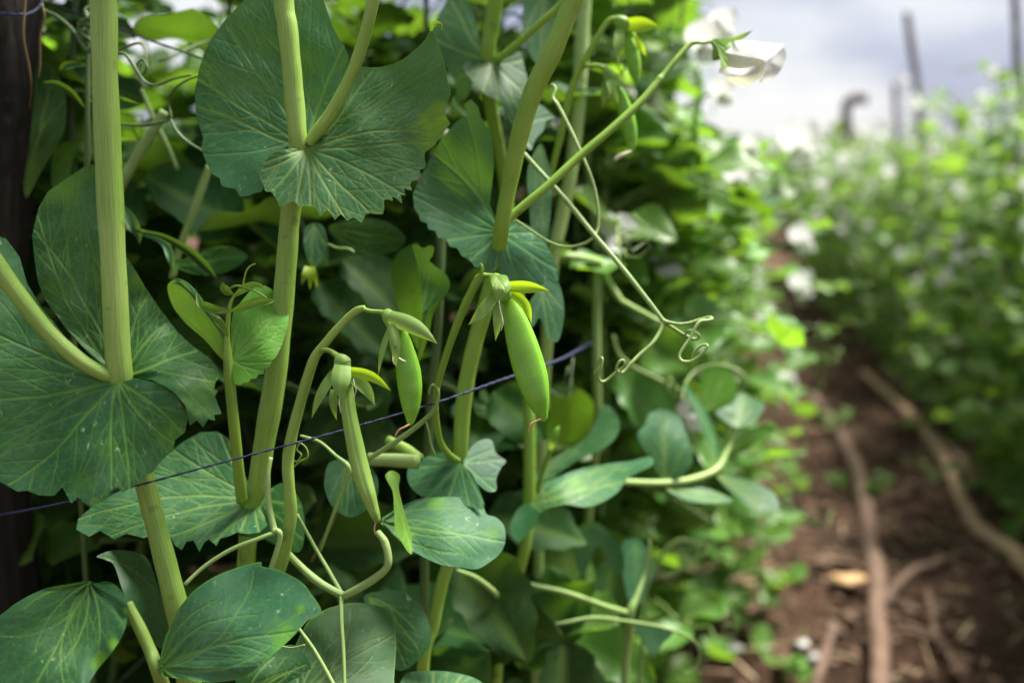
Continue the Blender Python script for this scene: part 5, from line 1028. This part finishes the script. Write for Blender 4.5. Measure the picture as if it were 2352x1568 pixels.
tube(E, 'leaf_stalk', [(1192, 1330, .66, 8), (1230, 1345, .665, 11), (1290, 1358, .67, 14), (1350, 1378, .68, 15), (1400, 1396, .688, 16), (1446, 1408, .695, 14)], MS_BG, n=5, ns=10)
tube(E, 'leaf_stalk', [(1180, 1440, .655, 5), (1280, 1432, .65, 9), (1360, 1418, .66, 9), (1430, 1425, .67, 9), (1520, 1440, .68, 8), (1580, 1462, .69, 6), (1606, 1490, .70, 5), (1600, 1530, .70, 4), (1575, 1545, .70, 3), (1560, 1525, .70, 2)], MS_BG, n=5, ns=10)
tube(E, 'leaf_stalk', [(1050, 1310, .60, 10), (1090, 1325, .61, 12), (1130, 1355, .62, 13), (1165, 1395, .64, 13)], MS_BG, n=5, ns=10)
leaf(E, 'leaf', [(1168, 1412), (1190, 1425), (1205, 1460), (1212, 1500), (1180, 1512), (1140, 1500), (1128, 1482), (1145, 1450)], (1170, 1412), [(1170, 1412, .65), (1210, 1490, .655), (1130, 1485, .64)], ML_C, tip=(1170, 1510), n=6, h=4)
leaf(E, 'leaf', [(1330, 1210), (1370, 1200), (1420, 1245), (1435, 1300), (1415, 1320), (1395, 1290), (1375, 1250), (1355, 1290), (1340, 1320), (1325, 1300), (1318, 1250)], (1345, 1205), [(1345, 1205, .74), (1430, 1300, .73), (1325, 1300, .735)], ML_C, n=6, h=4)
leaf(E, 'leaf', [(1430, 1250), (1470, 1240), (1500, 1290), (1490, 1350), (1455, 1395), (1435, 1340)], (1460, 1245), [(1440, 1250, .76), (1495, 1300, .77), (1455, 1390, .75)], ML_C, tip=(1460, 1385), n=6, h=4)
leaf(E, 'leaf', [(1450, 1425), (1500, 1430), (1545, 1450), (1520, 1480), (1500, 1510), (1475, 1470)], (1450, 1428), [(1450, 1428, .68), (1540, 1450, .69), (1500, 1505, .68)], ML_C, n=5, h=4)
tube(E, 'tendril', [(1500, 1330, .85, 10), (1520, 1275, .85, 10), (1560, 1240, .85, 10), (1600, 1250, .85, 10), (1600, 1275, .85, 9), (1560, 1310, .85, 9), (1515, 1325, .85, 8)], MS_BG, n=6, ns=8)
leaf(E, 'leaf', [(925, 1555), (980, 1540), (1050, 1545), (1110, 1570), (1130, 1640), (920, 1650)], (1000, 1640), [(925, 1560, .50), (1050, 1545, .52), (1120, 1620, .50)], ML_B, n=7, h=3.6)
# ---- plants of the near row that carry the single white flowers seen against the green
def flower_plant(fl, label, seed, h=None, mn='row', dx=-.14):
    w0 = P(*fl[0][:3]); rg = random.Random(seed); fx = w0[0] + dx; fy = w0[1] + .03; H = h or (w0[2] - .03)
    root = thing('pea_plant', label, 'pea plant', (float(fx), float(fy), 0.0), 'near-row plants with single white flowers')
    pts = [(fx, fy, 0), (fx + .02, fy, H * .35), (fx - .01 + .04, fy + .01, H * .7), (fx + .07, fy, H)]
    shoot(root, pts, rg, 0, mn, out=(1, -.5, 0), node=.055, size=.064, fl=0, pd=.1)
    for (x, y, d, s_) in fl:
        w_ = P(x, y, d); st = np.array([fx + .05, fy, max(.1, w_[2] - .07)]); dr = CL - w_; dr /= np.linalg.norm(dr)
        q = crom([st, (st + w_) / 2 + np.array([0, 0, .02]), w_ + np.array([-.01, .01, .004]), w_], 5); v, f, u = tube_arrays(q, np.linspace(.0018, .001, len(q)), 6); obj('flower_stalk', v, f, MS_BG, root, uv=u)
        add_flower(root, w_, (dr[0] + .5, dr[1] * .8, dr[2] - .35), s_, (.1, -.2, 1))
flower_plant([(1826, 352, 1.25, .046)], 'blurred pea plant with the big open white flower beside the sky', 801)
flower_plant([(1610, 118, .86, .030), (1655, 75, .9, .024)], 'blurred pea plant with two white flowers just left of the sharp white flower', 802)
flower_plant([(1690, 420, 1.05, .030), (1640, 470, 1.05, .018)], 'blurred pea plant with a drooping white flower amid yellow-green leaves', 803)
flower_plant([(1838, 560, 1.45, .036)], 'blurred pea plant with a white flower at mid height, near-row edge', 804)
flower_plant([(1836, 665, 1.6, .036)], 'blurred pea plant with a white flower just above the path end', 805)
flower_plant([(1806, 872, 1.7, .032)], 'blurred pea plant with a low white flower beside the soil', 806)
flower_plant([(1655, 225, .95, .022), (1720, 345, 1.2, .024)], 'blurred pea plant with small white flowers below the sharp white flower', 807)

# ---- plant F: slender stem with curling tendrils between post and thick stem
Fp = thing('pea_plant', 'slender dark pea plant with curling tendrils beside the wooden post', 'pea plant', foot(150, 1560, .60, 0, .05), FR)
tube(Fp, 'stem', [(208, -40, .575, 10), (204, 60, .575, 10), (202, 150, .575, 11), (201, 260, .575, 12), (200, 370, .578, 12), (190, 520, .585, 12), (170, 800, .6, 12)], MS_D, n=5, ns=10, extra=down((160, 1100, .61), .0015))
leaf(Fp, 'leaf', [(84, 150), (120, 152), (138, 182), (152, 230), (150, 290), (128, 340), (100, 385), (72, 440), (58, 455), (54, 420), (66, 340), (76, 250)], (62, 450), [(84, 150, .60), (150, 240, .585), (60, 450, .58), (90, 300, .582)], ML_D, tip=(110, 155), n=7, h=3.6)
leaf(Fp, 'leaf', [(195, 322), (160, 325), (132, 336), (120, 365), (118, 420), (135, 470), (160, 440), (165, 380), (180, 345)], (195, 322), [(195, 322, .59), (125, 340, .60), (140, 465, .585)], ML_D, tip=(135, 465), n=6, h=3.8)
for pts in ([(200, 150, .574, 3), (175, 148, .570, 14), (150, 152, .568, 17), (136, 162, .57, 3)], [(196, 250, .574, 3), (165, 215, .566, 16), (130, 195, .564, 18), (98, 190, .566, 4)], [(205, 235, .57, 4), (260, 222, .565, 5), (285, 232, .56, 15), (320, 240, .562, 3)]):
    strip(Fp, 'leaflet', pts, ML_D, .5)
tube(Fp, 'tendril', [(268, 118, .555, 6), (300, 104, .552, 6), (322, 100, .55, 6), (334, 115, .548, 5), (336, 140, .546, 5), (334, 160, .545, 5), (326, 171, .545, 5), (315, 160, .546, 5), (318, 142, .546, 5), (330, 138, .546, 5), (338, 155, .545, 5), (330, 170, .545, 4), (322, 162, .546, 4), (324, 148, .546, 4)], MS_D, n=6, ns=8)
tube(Fp, 'tendril', [(270, 122, .55, 7), (288, 126, .548, 9), (306, 148, .546, 9), (320, 172, .544, 7), (336, 190, .543, 6), (360, 196, .542, 6), (395, 183, .541, 5), (440, 172, .54, 5)], MS_D, n=6, ns=8)
tube(Fp, 'tendril', [(98, 24, .58, 10), (130, 38, .578, 9), (160, 62, .576, 9), (180, 88, .574, 9), (190, 105, .572, 10), (205, 118, .57, 10), (214, 100, .57, 9), (196, 84, .572, 9), (182, 70, .574, 8), (190, 58, .574, 8), (215, 60, .572, 8)], MS_D, n=6, ns=8)
tube(Fp, 'tendril', [(210, 15, .575, 9), (196, 24, .573, 10), (200, 42, .572, 10), (186, 50, .572, 9), (192, 58, .573, 8), (212, 46, .574, 8), (204, 30, .574, 8)], MS_D, n=6, ns=8)
tube(Fp, 'tendril', [(268, 285, .57, 6), (320, 288, .565, 7), (360, 283, .56, 7), (392, 272, .56, 6), (388, 240, .56, 5), (400, 205, .555, 5), (440, 180, .55, 5), (480, 172, .545, 4)], MS_D, n=6, ns=8)
tube(Fp, 'tendril', [(392, 275, .56, 6), (405, 300, .558, 6), (430, 325, .556, 6), (470, 350, .552, 5)], MS_D, n=6, ns=8)
tube(Fp, 'leaf_stalk', [(378, 255, .60, 20), (345, 310, .60, 24), (305, 375, .60, 25), (280, 420, .60, 24), (250, 500, .61, 22)], MS_BG, n=6, ns=12)
tube(Fp, 'leaf_stalk', [(325, 205, .63, 10), (350, 265, .63, 11), (380, 325, .63, 11), (408, 390, .63, 11)], MS_BG, n=6, ns=10)
tube(Fp, 'leaf_stalk', [(482, 380, .62, 16), (460, 440, .62, 20), (435, 510, .62, 19), (410, 580, .62, 17), (395, 640, .62, 15)], MS_BG, n=6, ns=10)
strip(Fp, 'leaflet', [(280, 470, .57, 5), (290, 490, .565, 24), (305, 515, .56, 28), (318, 540, .56, 16), (320, 560, .56, 2)], ML_C, .5)
strip(Fp, 'leaflet', [(285, 525, .575, 6), (330, 535, .57, 14), (375, 555, .565, 17), (392, 590, .56, 18), (396, 625, .56, 3)], ML_C, .5)
strip(Fp, 'leaflet', [(310, 530, .56, 5), (370, 542, .555, 12), (430, 575, .55, 20), (470, 610, .55, 20), (498, 640, .55, 2)], ML_D, .5)
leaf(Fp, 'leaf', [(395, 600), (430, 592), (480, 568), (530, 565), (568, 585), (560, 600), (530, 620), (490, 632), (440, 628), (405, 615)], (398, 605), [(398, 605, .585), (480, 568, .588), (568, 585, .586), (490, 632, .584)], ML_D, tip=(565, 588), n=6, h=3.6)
# dark curled leaf hanging behind the pods, with bright rim
Q = thing('pea_plant', 'pea plant with a curled dark leaf hanging between the two pod clusters', 'pea plant', foot(960, 1560, .62, 0, .06), FR)
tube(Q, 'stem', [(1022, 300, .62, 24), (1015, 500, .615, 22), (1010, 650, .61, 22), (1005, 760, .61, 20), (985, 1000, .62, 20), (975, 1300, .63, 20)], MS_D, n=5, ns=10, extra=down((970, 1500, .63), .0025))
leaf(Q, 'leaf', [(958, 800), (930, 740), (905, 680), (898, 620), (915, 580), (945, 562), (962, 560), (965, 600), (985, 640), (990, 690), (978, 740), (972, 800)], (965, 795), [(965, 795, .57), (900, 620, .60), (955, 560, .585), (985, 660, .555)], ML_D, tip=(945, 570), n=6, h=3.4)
leaf(Q, 'leaf', [(968, 720), (966, 660), (960, 610), (948, 568), (955, 562), (972, 570), (985, 564), (997, 568), (993, 588), (986, 598), (1000, 612), (1020, 626), (1032, 645), (1030, 665), (1012, 690), (990, 708), (980, 726)], (970, 715), [(970, 715, .545), (955, 565, .565), (990, 575, .556), (1030, 650, .54), (985, 650, .555)], ML_A, tip=(985, 575), n=6, h=3.0, edge=.6, yel=[(1010, 650, 40, .25)])
strip(Q, 'leaf_edge', [(1026, 668, .541, 3), (1004, 698, .543, 12), (984, 722, .546, 20), (976, 760, .55, 22), (968, 800, .555, 14), (962, 830, .56, 3)], ML_B, .5)
leaf(Q, 'leaf', [(700, 525), (722, 512), (742, 520), (752, 550), (755, 585), (750, 612), (740, 600), (722, 612), (708, 600), (698, 565)], (722, 515), [(722, 515, .58), (755, 585, .585), (705, 600, .575)], ML_C, tip=(722, 605), n=6, h=3.4)
for b, t in (((706, 612), (692, 655)), ((712, 612), (712, 664)), ((718, 612), (728, 660))): sepal(Q, b, t, 14, .585, .582, M_SEPY)
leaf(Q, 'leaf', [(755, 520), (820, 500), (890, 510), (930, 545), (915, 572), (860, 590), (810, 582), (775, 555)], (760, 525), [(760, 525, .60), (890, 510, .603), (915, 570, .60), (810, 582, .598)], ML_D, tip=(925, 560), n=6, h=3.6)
tube(Q, 'leaf_stalk', [(752, 560, .585, 5), (775, 570, .58, 7), (800, 572, .575, 8), (815, 580, .573, 4)], MS_BG, n=5, ns=8)

rq = random.Random(77)
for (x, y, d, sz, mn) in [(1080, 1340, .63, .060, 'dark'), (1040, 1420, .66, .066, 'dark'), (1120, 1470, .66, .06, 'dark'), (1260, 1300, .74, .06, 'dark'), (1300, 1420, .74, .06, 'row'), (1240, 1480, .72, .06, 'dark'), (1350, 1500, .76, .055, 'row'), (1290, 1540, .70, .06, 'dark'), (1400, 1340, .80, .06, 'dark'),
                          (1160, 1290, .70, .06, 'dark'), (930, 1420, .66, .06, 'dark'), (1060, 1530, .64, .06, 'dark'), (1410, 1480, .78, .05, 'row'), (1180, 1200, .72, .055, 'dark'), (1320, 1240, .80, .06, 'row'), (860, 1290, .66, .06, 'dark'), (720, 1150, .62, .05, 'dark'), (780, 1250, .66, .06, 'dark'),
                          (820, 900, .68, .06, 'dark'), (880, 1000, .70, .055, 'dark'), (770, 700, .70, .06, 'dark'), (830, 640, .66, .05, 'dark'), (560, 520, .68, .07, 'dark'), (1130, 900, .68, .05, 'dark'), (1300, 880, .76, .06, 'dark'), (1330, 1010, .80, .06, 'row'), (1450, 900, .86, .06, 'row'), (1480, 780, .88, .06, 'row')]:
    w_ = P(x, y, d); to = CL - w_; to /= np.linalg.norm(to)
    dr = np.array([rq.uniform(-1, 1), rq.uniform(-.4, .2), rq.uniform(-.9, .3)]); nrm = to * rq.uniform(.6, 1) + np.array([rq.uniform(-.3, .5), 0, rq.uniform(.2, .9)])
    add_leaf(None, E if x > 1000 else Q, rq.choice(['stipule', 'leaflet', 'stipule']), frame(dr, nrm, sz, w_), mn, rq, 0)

for (root, x, y, d, sg) in ((A, -300, 330, .40, -1), (A, -310, 330, .40, -1), (B, 935, -330, .432, 1), (B, 922, -245, .438, -1), (B, 922, -245, .438, 1)):
    add_leaf(None, root, 'leaflet', frame((sg * .8, .3, .4), (.2, -.5, .8), .05, P(x, y, d)), 'row', rq, 0)
